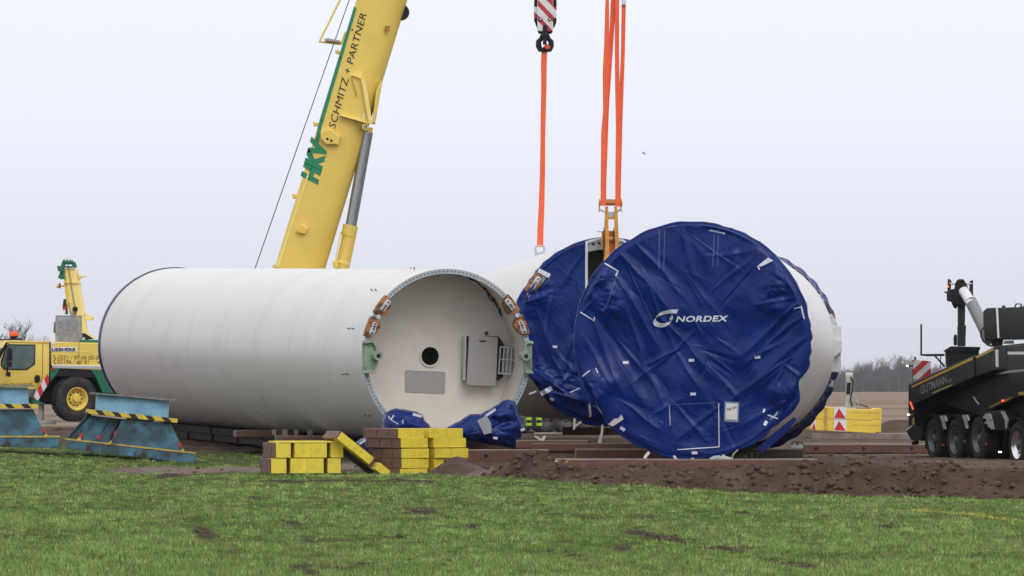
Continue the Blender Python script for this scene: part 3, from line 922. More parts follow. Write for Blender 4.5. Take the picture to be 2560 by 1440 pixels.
TO.part("hole_collar", MB().lathe([(DB, 0.245), (DB - 0.04, 0.24), (DB - 0.04, 0.205), (DB + 0.02, 0.205)], 40), "inner", bh, smooth=True, fix=False)
TO.plate("tread_panel", [(1016, 925), (1112, 929), (1114, 932), (1112, 982), (1109, 984), (1016, 980), (1013, 977), (1013, 928)], DB - 0.02, DB - 0.001, "tread", bh, bevel=0.004)
bx_ = TO.plate("hatch_box", [(1166, 840), (1247, 841), (1262, 864), (1258, 944), (1243, 952), (1161, 951)], DB - 0.24, DB - 0.002, "hole", bevel=0.006)
hd = TO.plate("hatch_cover", [(1173, 839), (1245, 843), (1240, 962), (1237, 965), (1172, 963), (1167, 958)], DB - 0.32, DB - 0.25, "tread", bevel=0.006)
TO.plate("handle", [(1200, 851), (1216, 851), (1216, 854), (1200, 854)], DB - 0.345, DB - 0.325, "ink", hd)
TO.plate("hatch_frame", [(1163, 839), (1166, 839), (1164, 951), (1161, 951)], DB - 0.27, DB - 0.1, "alu", bx_)
ld = TO.rod("ladder_rail", (1250, 867), (1297, 869), 0.022, "alu", DB - 0.25)
TO.rod("ladder_rail", (1244, 933), (1294, 936), 0.022, "alu", DB - 0.25)
for k in range(5):
    x = 1248 + k * 9.6
    TO.rod("ladder_rung", (x + 3, 868), (x - 1.5, 934), 0.020, "galv", DB - 0.25)
TO.rod("ladder_tie", (1249, 899), (1290, 900), 0.016, "galv", DB - 0.28)
TO.rod("plug", (1216, 833), (1216.5, 833.5), 0.045, "cable", DB - 0.02, d1=DB + 0.02)
def on_inner(deg, y, r=RO0 - 0.05): return Vector((r * math.cos(rad(deg)), y, r * math.sin(rad(deg))))
cb = MB().tube([on_inner(94 - 3.4 * i, 0.16 + 0.052 * i, RO0 - 0.055 - 0.012 * (i % 3)) for i in range(19)], 0.022, 6)
TO.part("cable", cb, "cable", smooth=True)
TO.part("cable", MB().tube([on_inner(52, .72, RO0 - .09), on_inner(46, .9, RO0 - .13), on_inner(40, 1.0, RO0 - .08), on_inner(33, 1.05, RO0 - .07), on_inner(30, 1.0, RO0 - .12), on_inner(34, .95, RO0 - .13)], 0.018, 6), "cable", smooth=True)
for i in (4, 8, 12, 15):
    c = on_inner(94 - 3.4 * i, 0.16 + 0.052 * i, RO0 - 0.07)
    TO.part("cable_clip", MB().box(c.x - .03, c.x + .03, c.y - .03, c.y + .03, c.z - .03, c.z + .03), "cable", bevel=0.006)
# green lifting lugs left and right
def lug(T, side, R, kx, kz=0.8):
    s = side
    def a(*pts): return [(s * (R + (x - R) * kx), z * kz) for x, z in pts]
    base = T.part("lifting_lug", MB().prism(a((R + .045, -.40), (R + .045, .42), (R - .30, .44), (R - .42, .30), (R - .50, .02), (R - .42, -.28), (R - .34, -.44), (R - .02, -.46)), -0.07, -0.02), "green_clamp", bevel=0.012)
    T.part("lug_rim", MB().prism(a((R + .05, .36), (R + .05, .44), (R - .31, .46), (R - .43, .33), (R - .51, .02), (R - .44, .02), (R - .37, .28), (R - .28, .38)), -0.16, -0.065), "green_clamp", base, bevel=0.01)
    T.part("lug_rim", MB().prism(a((R - .44, .02), (R - .51, .02), (R - .44, -.30), (R - .35, -.46), (R + .05, -.46), (R + .05, -.40), (R - .30, -.40), (R - .38, -.26)), -0.16, -0.065), "green_clamp", base, bevel=0.01)
    T.part("lug_boss", MB().lathe([(-0.26, 0.045), (-0.26, 0.10), (-0.06, 0.115)], 20, s * (R - .43 * kx), 0.02), "green_clamp", base, smooth=True, fix=False)
    T.part("boss_bore", MB().lathe([(-0.263, 0.0001), (-0.263, 0.05)], 14, s * (R - .43 * kx), 0.02), "hole", base, fix=False)
    T.part("lug_bar", MB().prism(a((R - .02, -.30), (R - .02, .30), (R - .10, .30), (R - .10, -.30)), -0.12, -0.065), "green_clamp", base, bevel=0.01)
lug(TO, -1, RO0, 0.66); lug(TO, 1, RO0, 0.42)
pad_clamp(TO, 151.5, RO0); pad_clamp(TO, 30.0, RO0)
# pairs of little welded studs on the skin
for px_, py_ in ((1031, 675), (936, 727), (879, 822), (866, 935), (920, 1037)):
    for dx in (-5, 5):
        best = None
        for y in np.linspace(0.2, 8, 300):
            q = TO.px(px_ + dx, py_, y); r_ = math.hypot(q.x, q.z) - (RO0 + (RO1 - RO0) * y / TO.L)
            if best is None or abs(r_) < best[0]: best = (abs(r_), q, y)
        q = best[1]; n_ = Vector((q.x, 0, q.z)).normalized()
        TO.part("stud", MB().tube([q - n_ * 0.02, q + n_ * 0.05], 0.012, 6).tube([q + n_ * 0.05 + Vector((0, -.035, 0)), q + n_ * 0.05 + Vector((0, .035, 0))], 0.010, 6), "cable")
# its blue end cover on the far end
TC = Thing("tarpaulin_cover", "blue tarpaulin edge capping the far end of the open tower section", "tarpaulin", TO.M @ Vector((0, TO.L, 0)), rot=TO.root.rotation_euler.copy(), group="blue end covers on the tower sections")
TC.part("sheet", MB().lathe([(-0.10, RO1 + 0.02), (-0.02, RO1 + 0.03), (0.10, RO1 + 0.02), (0.12, RO1 - 0.06), (0.14, 0.001)], 120), "tarp", smooth=True, fix=False, angle=50)

# ================================================================== the covered section with the logo
RN0, RN1 = 2.13, 2.13
TN = section("tower_section", "white steel tower section behind the tarpaulin with the white logo", (1731, 851), (1851, 869), 100.0, 123.0)
shell(TN, RN0, RN1, False)
TN.part("end_plate", MB().lathe([(0.0, RN0), (0.0, RN0 - 0.11), (0.10, RN0 - 0.11), (0.6, 0.001)], 120), "flange", smooth=True, fix=False, angle=30)
# bracket and clamps at the far flange, on the right flank
sd = TN.L
def flank(pts, y0, y1): return [TN.px(x, y, y0) for x, y in pts], y0, y1
M["alu_white"] = mat("white_steel", (0.62, 0.63, 0.62), 0.4, var=0.05)
br = TN.plate("flange_bracket", [(2060, 820), (2079, 812), (2102, 815), (2102, 931), (2080, 930), (2062, 905)], sd - 0.55, sd - 0.10, "alu_white", bevel=0.02)
TN.plate("bracket_box", [(2078, 850), (2086, 845), (2104, 851), (2104, 879), (2086, 893), (2078, 888)], sd - 0.85, sd - 0.55, "alu_white", br, bevel=0.02)
TN.plate("bracket_hinge", [(2066, 790), (2078, 784), (2091, 806), (2088, 813), (2074, 813)], sd - 0.45, sd - 0.2, "galv", br, bevel=0.015)
for c in ((2047, 739), (2055, 752), (2081, 803)):
    q = TN.px(*c, sd - 0.3)
    TN.part("bolt", MB().lathe([(sd - 0.42, 0.001), (sd - 0.42, 0.045), (sd - 0.2, 0.045)], 12, q.x, q.z), "galv", fix=False, smooth=True)
TN.plate("clamp_shoe", [(2048, 733), (2062, 747), (2078, 770), (2088, 800), (2083, 802), (2072, 778), (2058, 756)], sd - 0.12, sd + 0.1, "orange_pad", bevel=0.02)
TN.plate("clamp_plate", [(2072, 952), (2086, 949), (2083, 968), (2071, 967)], sd - 0.3, sd - 0.2, "galv", bevel=0.01)
TF = Thing("tarpaulin_cover", "loose blue tarpaulin wrapped round the far flange behind the logo cover", "tarpaulin", TN.M @ Vector((0, TN.L, 0)), rot=TN.root.rotation_euler.copy(), group="blue end covers on the tower sections")
na = 240
mbf = MB()
for i, (y, dr) in enumerate(((-0.30, 0.012), (-0.12, 0.05), (0.0, 0.10), (0.08, 0.07), (0.12, -0.2))):
    for j in range(na):
        t = 2 * math.pi * j / na
        low = max(0.0, -math.sin(t)) ** 1.5
        r_ = RN1 + dr + 0.02 * math.sin(j * 1.7) * (i in (0, 1)) + 0.16 * low * (i in (2, 3)) + 0.05 * low * (i == 1) + 0.015 * math.sin(j * 0.9 + i)
        yy = y - (0.9 * low + 0.25 * max(0, math.sin(t)) * 0.3) * (i == 0) - 0.06 * math.sin(j * 0.33) * (i == 0)
        mbf.v.append((r_ * math.cos(t), yy, r_ * math.sin(t)))
mbf.f = [(i * na + j, i * na + (j + 1) % na, (i + 1) * na + (j + 1) % na, (i + 1) * na + j) for i in range(4) for j in range(na)]
TF.part("sheet", mbf, "tarp", smooth=True, fix=False, angle=70)

TNC = Thing("tarpaulin_cover", "blue tarpaulin end cover printed with a white ring logo and word", "tarpaulin", TN.M @ Vector((0, 0, 0)), rot=TN.root.rotation_euler.copy(), group="blue end covers on the tower sections")
folds_n = [(1555, 640, 1700, 800, .09, .040), (1540, 690, 1650, 870, .07, .030), (1600, 620, 1720, 760, .06, .028), (1660, 800, 1800, 960, .07, .026), (1480, 800, 1560, 990, .10, .050),
           (1505, 830, 1610, 1010, .06, .032), (1470, 860, 1530, 960, .05, .030), (1990, 765, 1850, 890, .06, .040), (1995, 800, 1865, 905, .05, .030), (2005, 850, 1890, 950, .06, .028),
           (1965, 905, 1835, 990, .04, .030), (1780, 925, 1838, 992, .03, .022), (1965, 912, 1925, 1000, .03, .026), (1965, 912, 2008, 945, .03, .024), (1965, 912, 1890, 975, .03, .022),
           (1690, 876, 1620, 910, .03, .022), (1690, 876, 1735, 835, .03, .022), (1690, 876, 1580, 960, .04, .022), (1690, 878, 1745, 965, .04, .024), (1600, 895, 1660, 1010, .05, .024),
           (1780, 640, 1900, 625, .05, .016), (1790, 720, 1890, 640, .03, .016), (1840, 590, 1830, 690, .05, .022), (1700, 570, 1730, 700, .06, .024), (1690, 1015, 1770, 1105, .04, .022),
           (1785, 1020, 1690, 1105, .05, .024), (1640, 1030, 1700, 1000, .04, .018), (1560, 1010, 1650, 1070, .05, .024), (1990, 1000, 1890, 1090, .06, .035), (1960, 1000, 1860, 1060, .05, .026),
           (1470, 720, 1520, 690, .04, .022), (1455, 780, 1500, 740, .03, .022), (1550, 860, 1640, 960, .03, .018), (1720, 700, 1830, 830, .05, .014), (1830, 930, 1770, 880, .03, .016),
           (1610, 690, 1690, 880, .04, .022), (1880, 900, 1960, 850, .03, .02), (1570, 790, 1620, 930, .05, .025), (1760, 880, 1840, 905, .03, -.016), (1900, 760, 1985, 745, .03, .022)]
h0 = fold_field(TN, folds_n, 22, 11, RN0, 0.009)
pk = [(1507, 735, 38, 75, .10, 24), (1948, 715, 42, 75, .11, -24), (1980, 1000, 45, 50, .10, 30), (1480, 985, 40, 60, .12, -30), (1735, 1070, 60, 60, -.03, 0)]
pkl = [(TN.px(x, y).x, TN.px(x, y).z, sx / 137, sy / 137, a, rad(r_)) for x, y, sx, sy, a, r_ in pk]
def pockets(X, Z):
    o = 0.0
    for cx, cz, sx, sz, a, r_ in pkl:
        dx, dz = X - cx, Z - cz
        u, v = dx * math.cos(r_) + dz * math.sin(r_), -dx * math.sin(r_) + dz * math.cos(r_)
        g = np.exp(-(u / sx) ** 4 - (v / sz) ** 4)
        o = o + g * (a + 0.55 * abs(a) * fbm(X * 4.0 + Z, Z * 5.5, 71, 3))
    return o
def r_nordex(ph):
    base = RN0 + 0.035 + 0.006 * np.sin(ph * 23) + 0.012 * fbm(ph * 5, ph * 0, 6, 3)
    deg = np.degrees(ph) % 360
    low_right = np.exp(-((deg - 327) / 6.0) ** 2) * 0.07 - np.exp(-((deg - 339) / 4.0) ** 2) * 0.08 - np.exp(-((deg - 217) / 5.0) ** 2) * 0.06 + np.exp(-((deg - 204) / 6.0) ** 2) * 0.05
    low_right = low_right + 0.03 * fbm(ph * 9, ph * 0 + 2, 16, 3) * (np.sin(ph) < 0.1)
    return base + low_right
sheet_n, hh_n = make_tarp(TNC, RN0, h0, r_nordex, nr=190, na=760, extra=pockets, skirt=0.26)
# hem band round the rim
# printed logo: ring of three bands plus the word
def z2p(z): return [(1600 + x / 9.846, 750 + y / 9.846) for x, y in z]
def bands(outer, inner, k, name):
    def res(pts, n=26):
        q = [Vector(p) for p in pts]; s = [0]
        for a, b in zip(q[:-1], q[1:]): s.append(s[-1] + (b - a).length)
        out = []
        for t in np.linspace(0, s[-1], n):
            i = min(max(np.searchsorted(s, t) - 1, 0), len(q) - 2)
            out.append(q[i].lerp(q[i + 1], (t - s[i]) / (s[i + 1] - s[i])))
        return out
    o_, i_ = res(outer), res(inner)
    for b in range(k):
        f0, f1 = (b + 0.04) / k, (b + 0.80) / k
        vs = []
        for p, q in zip(o_, i_):
            for f in (f0, f1):
                e = p.lerp(q, f); w = TNC.px(e.x, e.y)
                vs.append((w.x, -float(hh_n(np.array([w.x]), np.array([w.z]))[0]) - 0.006, w.z))
        TNC.part(name, MB().add(vs, [(2 * j, 2 * j + 1, 2 * j + 3, 2 * j + 2) for j in range(len(o_) - 1)]), "print_white", sheet_n, fix=False)
bands(z2p([(398, 432), (430, 375), (500, 318), (580, 280), (700, 250), (830, 235), (952, 235)]), z2p([(405, 440), (470, 402), (560, 368), (650, 348), (760, 336), (850, 337), (905, 335)]), 3, "logo_band")
bands(z2p([(380, 458), (345, 505), (332, 550), (340, 595), (380, 640), (450, 668), (540, 676), (640, 655), (715, 605), (770, 525)]), z2p([(392, 440), (392, 480), (415, 520), (460, 548), (520, 565), (600, 571), (660, 562), (710, 545), (740, 530), (765, 512)]), 3, "logo_band")
bands(z2p([(795, 368), (820, 405), (820, 455), (790, 495)]), z2p([(728, 462), (732, 480), (745, 498), (765, 510)]), 3, "logo_band")
lettering(TNC, "NORDEX", (1600 + 885 / 9.846, 750 + 540 / 9.846), (1600 + 2180 / 9.846, 750 + 522 / 9.846), 14.6 / 137, 0, "print_white", sheet_n, shear=0.22, bold=0.022, spacing=1.06, hfun=hh_n)
for (x, y, w, h_, a) in ((1565, 906, 14, 7, -1), (1729, 900.5, 14, 7, -2), (1894, 893, 14, 7, -3), (1733, 985, 14, 7, -2), (1557, 1072, 13, 8, 35), (1737, 1132, 14, 7, -2), (1914, 1058, 8, 12, 30)):
    patch_on(TNC, "tag", rect(x, y, w, h_, a), hh_n, "tape", sheet_n)
nt = patch_on(TNC, "notice_sleeve", rect(1829, 1030, 36, 50, 2), hh_n, mat("clear_sleeve", (0.20, 0.24, 0.34), 0.25, var=0.1), sheet_n, lift=0.014)
ntp = patch_on(TNC, "paper_notice", rect(1829, 1029, 29, 40, 2), hh_n, "paper", sheet_n, lift=0.020)
lettering(TNC, "NB-439", (1818, 1027), (1841, 1021), 0.05, -0.19, "ink", sheet_n, bold=0.0, name="handwriting", hfun=lambda x, z: hh_n(x, z) + 0.022)
for i, (pts, w) in enumerate((
        ([(1649, 576), (1648, 675)], .012), ([(1662, 576), (1660, 672)], .010), ([(1786, 576), (1782, 668)], .010), ([(1796, 572), (1794, 666)], .010),
        ([(1512, 658), (1546, 678), (1540, 690)], .022), ([(1546, 680), (1520, 760), (1506, 780)], .010),
        ([(1451, 780), (1486, 802), (1487, 793)], .020), ([(1457, 941), (1476, 926)], .022), ([(1490, 920), (1496, 932)], .018),
        ([(1674, 1013), (1676, 1062)], .010), ([(1797, 1008), (1798, 1118)], .014), ([(1694, 1124), (1798, 1117)], .015), ([(1674, 1012), (1796, 1006)], .007),
        ([(1985, 1000 + 20), (1978, 1033)], .0), ([(1978, 1036), (1945, 1047)], .0), ([(1912, 1022), (1908, 1031)], .035), ([(1919, 1037), (1945, 1047)], .018),
        ([(2003, 765), (2011, 798)], .022), ([(1985, 772), (2001, 768)], .014), ([(1672, 567), (1690, 565)], .012), ([(1728, 566), (1756, 567)], .008))):
    if w > 0: ribbon_on(TNC, "seam_tape", pts, w, hh_n, "stitch" if i in (0, 1, 2, 3, 5, 12, 19, 20) else "tape", sheet_n)
patch_on(TNC, "pocket_lining", [(1896, 664), (1921, 644), (1934, 652), (1903, 667)], hh_n, "tape", sheet_n, lift=0.05)
patch_on(TNC, "pocket_lining", [(1893, 667), (1897, 664), (1901, 674), (1899, 676)], hh_n, "tape", sheet_n, lift=0.05)
patch_on(TNC, "pocket_lining", [(1521, 1061), (1538, 1046), (1546, 1046), (1555, 1036), (1560, 1048), (1533, 1066)], hh_n, "tape2", sheet_n, lift=0.05)
# tie straps hanging below the hem
for pts in ([(1623, 1130, 7), (1617, 1137, 8), (1611, 1146, 7)], [(1684, 1139, 5), (1692, 1150, 8), (1702, 1158, 5)], [(1730, 1145, 7), (1734, 1155, 7), (1735, 1169, 6)],
            [(1808, 1137, 7), (1810, 1150, 7), (1812, 1166, 7)]):
    strip("tie_strap", None, pts, 99.93, 0.006, "tape2", None, T=TNC, parent=sheet_n)
TNC.part("tie_cord", MB().tube([TNC.px(x, y, -0.06) for x, y in ((1845, 1124), (1833, 1136), (1829, 1150), (1818, 1158), (1806, 1158))], 0.009, 6), "tape2", sheet_n, smooth=True)
# a flap of the sheet hanging loose at the lower right
fp = TN.px(1912, 1128, 0.1)
TNC.part("loose_flap", MB().prism(TN.pl([(1985, 1042), (1992, 1050), (1958, 1090), (1907, 1131), (1893, 1120), (1920, 1095)], 0.12), 0.12, 0.15), "tarp", sheet_n)
# plastic bag caught under the hem
bag = Thing("plastic_bag", "crumpled pale plastic bag caught under the hem of the logo cover", "bag", P(1800, 1158, 99.7))
bm_ = MB(); r0 = random.Random(4)
for i in range(7):
    for j in range(12):
        t = 2 * math.pi * j / 12; p_ = math.pi * i / 6
        k = 1 + 0.35 * (r0.random() - 0.5)
        bm_.v.append((0.20 * math.sin(p_) * math.cos(t) * k, 0.08 * math.sin(p_) * math.sin(t) * k, 0.07 + 0.065 * math.cos(p_) * k))
bm_.f = [(i * 12 + j, i * 12 + (j + 1) % 12, (i + 1) * 12 + (j + 1) % 12, (i + 1) * 12 + j) for i in range(6) for j in range(12)]
bag.part("film", bm_, mat("pale_film", (0.42, 0.43, 0.42), 0.35), smooth=True, fix=False)

# ================================================================== the section on the hook
RM0 = 2.12
TM = section("tower_section", "white steel tower section hanging from orange slings with a doorway cut in its cover", (1521, 827), (1336, 849), 126.4, 150.0)
shell(TM, RM0, RM0, False)
flm = TM.part("flange", MB().lathe([(-0.004, RM0 + 0.003), (-0.004, RM0 - 0.24), (0.12, RM0 - 0.24), (0.12, RM0 - 0.03), (TM.L - 0.2, RM0 - 0.03), (TM.L - 0.2, 0.001)], 140), "flange", smooth=True, fix=False, angle=30)
bolt_circle(TM, RM0 - 0.09, -0.008, flm, 90, 0.035)
TM.part("shade_disc", MB().lathe([(0.3, RM0 - 0.26), (0.3, 0.001)], 60), "hole", fix=False)  # black disc added, the shade of the hollow inside put into its colour
pad_clamp(TM, 156.0, RM0, shoes=(-1,), y=-0.08)
TMC = Thing("tarpaulin_cover", "blue tarpaulin end cover with a white-edged opening below the orange lifting lug", "tarpaulin", TM.M @ Vector((0, 0, 0)), rot=TM.root.rotation_euler.copy(), group="blue end covers on the tower sections")
folds_m = [(1330, 760, 1400, 900, .08, .045), (1345, 800, 1420, 980, .08, .040), (1330, 830, 1360, 960, .05, .035), (1380, 740, 1360, 850, .06, .03), (1400, 960, 1470, 900, .05, .03),
           (1340, 930, 1430, 1000, .06, .05), (1380, 985, 1480, 1010, .05, .05), (1310, 760, 1370, 735, .05, .05), (1430, 850, 1400, 950, .05, .03), (1450, 640, 1400, 720, .05, .02),
           (1370, 850, 1440, 940, .04, .025), (1420, 780, 1435, 900, .05, .02), (1450, 1000, 1500, 940, .04, .04), (1480, 930, 1440, 1030, .05, .05)]
hm = fold_field(TM, folds_m, 22, 29, RM0, 0.010)
pm = [(1335, 735, 42, 42, .16, 20), (1345, 960, 60, 40, .14, -30), (1480, 1000, 60, 50, .16, 0), (1310, 860, 25, 120, .05, 0)]
pml = [(TM.px(x, y).x, TM.px(x, y).z, sx / 108.4, sy / 108.4, a, rad(r_)) for x, y, sx, sy, a, r_ in pm]
def pock_m(X, Z):
    o = 0.0
    for cx, cz, sx, sz, a, r_ in pml:
        dx, dz = X - cx, Z - cz
        g = np.exp(-(dx / sx) ** 2 - (dz / sz) ** 2)
        o = o + g * (a + 0.8 * a * fbm(X * 3.4 + Z, Z * 4.5, 171, 3))
    return o
op = TM.pl([(1463, 603), (1512, 590), (1558, 600), (1575, 620), (1575, 780), (1463, 780)])
cut = TM.pl([(1318, 752), (1352, 676), (1376, 690), (1352, 716), (1310, 748)])
def inside(poly):
    def f(x, z):
        r_ = np.zeros(len(x), bool)
        n = len(poly)
        for i in range(n):
            (x0, z0), (x1, z1) = poly[i], poly[(i + 1) % n]
            c = ((z0 > z) != (z1 > z)) & (x < (x1 - x0) * (z - z0) / (z1 - z0 + 1e-12) + x0)
            r_ ^= c
        return r_
    return f
in_a, in_b = inside(op), inside(cut)
hole_m = lambda x, z: in_a(x, z) | (in_b(x, z))
def r_mid(ph):
    deg = np.degrees(ph) % 360
    r_ = RM0 + 0.03 + 0.012 * fbm(ph * 6, ph * 0, 9, 3)
    return r_ - 0.07 * np.exp(-((deg - 215) / 9) ** 2) + 0.06 * np.exp(-((deg - 160) / 6) ** 2) + 0.05 * np.exp(-((deg - 262) / 16) ** 2)
sheet_m, hh_m = make_tarp(TMC, RM0, hm, r_mid, nr=170, na=700, extra=pock_m, skirt=0.25, hole=hole_m)
ribbon_on(TMC, "seam_tape", [(1466, 790), (1466, 604)], .058, hh_m, "tape", sheet_m)
ribbon_on(TMC, "seam_tape", [(1463, 606), (1510, 593)], .05, hh_m, "tape", sheet_m)
ribbon_on(TMC, "seam_tape", [(1510, 593), (1556, 601), (1576, 614)], .05, hh_m, "tape", sheet_m)
ribbon_on(TMC, "seam_tape", [(1345, 676), (1374, 690)], .10, hh_m, "tape", sheet_m, lift=0.05)
patch_on(TMC, "tag", rect(1387, 867, 12, 6, 0), hh_m, "tape", sheet_m)
for pts, w in (([(1351, 985), (1378, 970)], .11), ([(1424, 981), (1455, 967)], .02), ([(1470, 1008), (1474, 1037)], .05), ([(1473, 1038), (1474, 1042)], .06), ([(1322, 985), (1340, 978)], .04)):
    ribbon_on(TMC, "seam_tape", pts, w, hh_m, "tape", sheet_m, lift=0.05)
patch_on(TMC, "tag", rect(1379, 998, 11, 7, 25), hh_m, "tape", sheet_m)
for pts in ([(1436.5, 1046, 5), (1436, 1060, 5), (1435, 1074, 5)], [(1453, 1054, 4), (1444, 1061, 5), (1435, 1068, 5)], [(1506, 1062, 5), (1505, 1080, 6), (1500, 1100, 8), (1498, 1119, 8)]):
    strip("tie_strap", None, pts, 126.15, 0.006, "tape2", None, T=TMC, parent=sheet_m)

# ---- orange lifting lug bolted into the opening
YL = 125.9
LG = Thing("lifting_lug", "worn orange steel lifting lug standing in the cover opening under the twin slings", "lifting lug", P(1525, 660, YL))
def lp(x, y, d=0.0): return LG.px(x, y, d)
for pts in ([(1513, 516), (1520, 516), (1521, 560), (1523, 600), (1523, 640), (1516, 668), (1508, 668), (1512, 620), (1511, 560)],
            [(1536, 516), (1543, 516), (1546, 570), (1547, 606), (1541, 655), (1534, 668), (1533, 668), (1538, 610), (1536, 560)]):
    LG.plate("side_plate", pts, -0.14, 0.10, "lug", bevel=0.012)
LG.rod("pin", (1497, 507), (1556, 507), 0.055, "lug", 0.0)
LG.rod("roller", (1516, 506), (1539, 506), 0.075, "lug_dark", 0.0, n=16)
LG.rod("pin_collar", (1497.5, 507), (1500, 507), 0.095, "lug", 0.0, n=16); LG.rod("pin_collar", (1552, 507), (1555, 507), 0.095, "lug", 0.0, n=16)
LG.rod("split_pin", (1498, 522), (1510, 530), 0.02, "galv", 0.0); LG.rod("split_pin", (1553, 522), (1542, 530), 0.02, "galv", 0.0)
LG.rod("split_pin", (1498, 508), (1498, 530), 0.015, "lug", 0.0); LG.rod("split_pin", (1552, 508), (1553, 530), 0.015, "lug", 0.0)
LG.plate("spacer", [(1517, 529), (1538, 529), (1537, 546), (1518, 546)], -0.06, 0.06, "galv", bevel=0.01)
LG.plate("spacer", [(1517, 543), (1539, 543), (1538, 548), (1518, 548)], -0.08, 0.08, "lug")
LG.plate("base_block", [(1518, 577), (1540, 577), (1540, 640), (1519, 640)], 0.0, 0.3, "lug_dark", bevel=0.01)
LG.plate("side_block", [(1504, 578), (1512, 577), (1512, 626), (1503, 624)], -0.05, 0.25, "lug", bevel=0.01)
LG.rod("crossbar", (1518, 597), (1541, 597), 0.055, "lug", -0.06)
LG.rod("keeper_pin", (1492, 579), (1506, 579), 0.012, "galv", 0.0)
LG.plate("guard_disc", [(1508.5, 566), (1511.5, 575), (1512.5, 600), (1511, 640), (1508, 640)], -0.16, -0.12, "grey_paint")
LG.plate("guard_disc", [(1533, 566), (1535.5, 575), (1536, 600), (1533, 600)], -0.16, -0.12, "grey_paint")

# ---- twin slings above the lug, each doubled over the pin
def zz5(x, y): return (1280 + x / 2.18, y / 2.18)
def sl(pts): return [(1280 + x / 2.18, y / 2.18, w / 2.18, *dy) for x, y, w, *dy in pts]
S1, a1 = strip("lifting_sling", "doubled orange webbing sling on the lug pin, strands crossing midway", sl([(514, -760, 24), (518, -60, 20), (519, 0, 20), (516, 240, 28), (511, 400, 34), (508, 600, 24), (500, 720, 28), (497, 1000, 28), (497, 1122, 30)]), YL - 0.05, 0.035, "sling", "sling", "orange lifting slings")
strip("strap", None, sl([(560, -760, 24), (556, -60, 30), (553, 0, 30), (540, 240, 24), (527, 420, 26), (516, 600, 24), (512, 720, 24), (503, 1000, 22), (502, 1122, 22)]), YL + 0.03, 0.03, "sling", None, T=S1)
S2, a2 = strip("lifting_sling", "doubled orange webbing sling on the lug pin, with a white sewn label", sl([(580, -760, 24), (574, -60, 24), (573, 0, 24), (572, 240, 24), (574, 480, 24), (578, 700, 24), (577, 1000, 28), (577, 1126, 30)]), YL - 0.05, 0.035, "sling", "sling", "orange lifting slings")
strip("strap", None, sl([(612, -760, 22), (610, -60, 22), (609, 20, 23), (604, 300, 22), (596, 500, 24), (590, 700, 22), (584, 1000, 20), (583, 1126, 20)]), YL + 0.03, 0.03, "sling", None, T=S2)
strip("sewn_label", None, sl([(612, -120, 24), (609, 25, 25)]), YL - 0.04, 0.05, "tape", None, T=S2)
# hook that carries them, above the picture
HK = Thing("crane_hook", "black crane hook block carrying the twin orange slings high above the lug", "hook block", P(1538, -350, YL))
HK.plate("block_plate", [(1505, -470), (1572, -470), (1572, -395), (1555, -372), (1520, -372), (1505, -395)], -0.25, 0.25, "black_paint", bevel=0.02)
HK.part("hook_shank", MB().tube([HK.px(1538, y) for y in (-372, -350)], 0.12, 12), "black", smooth=True)
HK.part("hoist_rope", MB().tube([HK.px(1530, -465), HK.px(1530, -760)], 0.02, 6), "cable")
HK.part("hoist_rope", MB().tube([HK.px(1548, -465), HK.px(1548, -760)], 0.02, 6), "cable")

# ---- striped hook block with its single sling and shackle
YH = 138.6
HB = Thing("crane_hook", "crane hook block with red and white stripes and a black double hook", "hook block", P(1360, 125, YH))
def zh(x, y): return (1310 + x / 9.6, y / 9.6)
def zhl(pts): return [zh(*p) for p in pts]
HB.plate("cheek_plate", zhl([(335, -620), (690, -620), (700, 700), (680, 745), (330, 745), (322, 700)]), -0.22, -0.12, "red_white_block", bevel=0.006)
HB.plate("block_body", zhl([(335, -600), (690, -600), (690, 740), (660, 800), (350, 800), (330, 740)]), -0.115, 0.15, "black_paint", bevel=0.02)
for s in ((242, 322, -40), (700, 785, 40)):
    a, b, k = s
    HB.plate("side_weight", zhl([(a + (30 if k < 0 else 0), -500), (b, -500), (b, 655 if k < 0 else 660), (b - 15 if k < 0 else a + 20, 655), (a, 480) if k < 0 else (b - 5, 500), (a, 90) if k < 0 else (b, 90)]) if k < 0 else
             zhl([(a, -500), (b - 30, -500), (b, 90), (b - 5, 530), (b - 60, 655), (a, 655)]), -0.10, 0.10, "black_paint", bevel=0.01)
    HB.plate("weight_label", zhl([(a + 2, 165), (b - 2, 165), (b - 2, 430), (a + 2, 430)]), -0.108, -0.102, "red_white_block")
for x, y in ((398, 460), (617, 460)):
    q = HB.px(*zh(x, y), -0.22)
    HB.part("axle_end", MB().lathe([(-0.26, 0.001), (-0.26, 0.045), (-0.215, 0.045)], 16, q.x, q.z), "black", fix=False)
    HB.part("axle_bolt", MB().lathe([(-0.275, 0.001), (-0.275, 0.028), (-0.255, 0.028)], 12, q.x, q.z), "galv", fix=False)
hk = HB.plate("hook_shank", zhl([(455, 620), (480, 590), (530, 590), (560, 620), (560, 760), (545, 1060), (455, 1060), (445, 760)]), -0.26, 0.05, "black", bevel=0.015)
for sgn in (-1, 1):
    cx = 500
    pts = [(cx + sgn * 60, 820), (cx + sgn * 90, 930), (cx + sgn * 150, 1000), (cx + sgn * 150, 1100), (cx + sgn * 110, 1190), (cx + sgn * 40, 1210), (cx, 1150)]
    HB.part("hook_arm", MB().tube([HB.px(*zh(x, y), -0.03) for x, y in pts], [0.04, 0.055, 0.07, 0.075, 0.07, 0.06, 0.05], 10), "black", hk, smooth=True)
for x in (425, 465, 505, 545, 585):
    HB.part("hoist_rope", MB().tube([HB.px(*zh(x, -600), 0.02), HB.px(*zh(x, -6200), 0.02)], 0.014, 6), "cable")
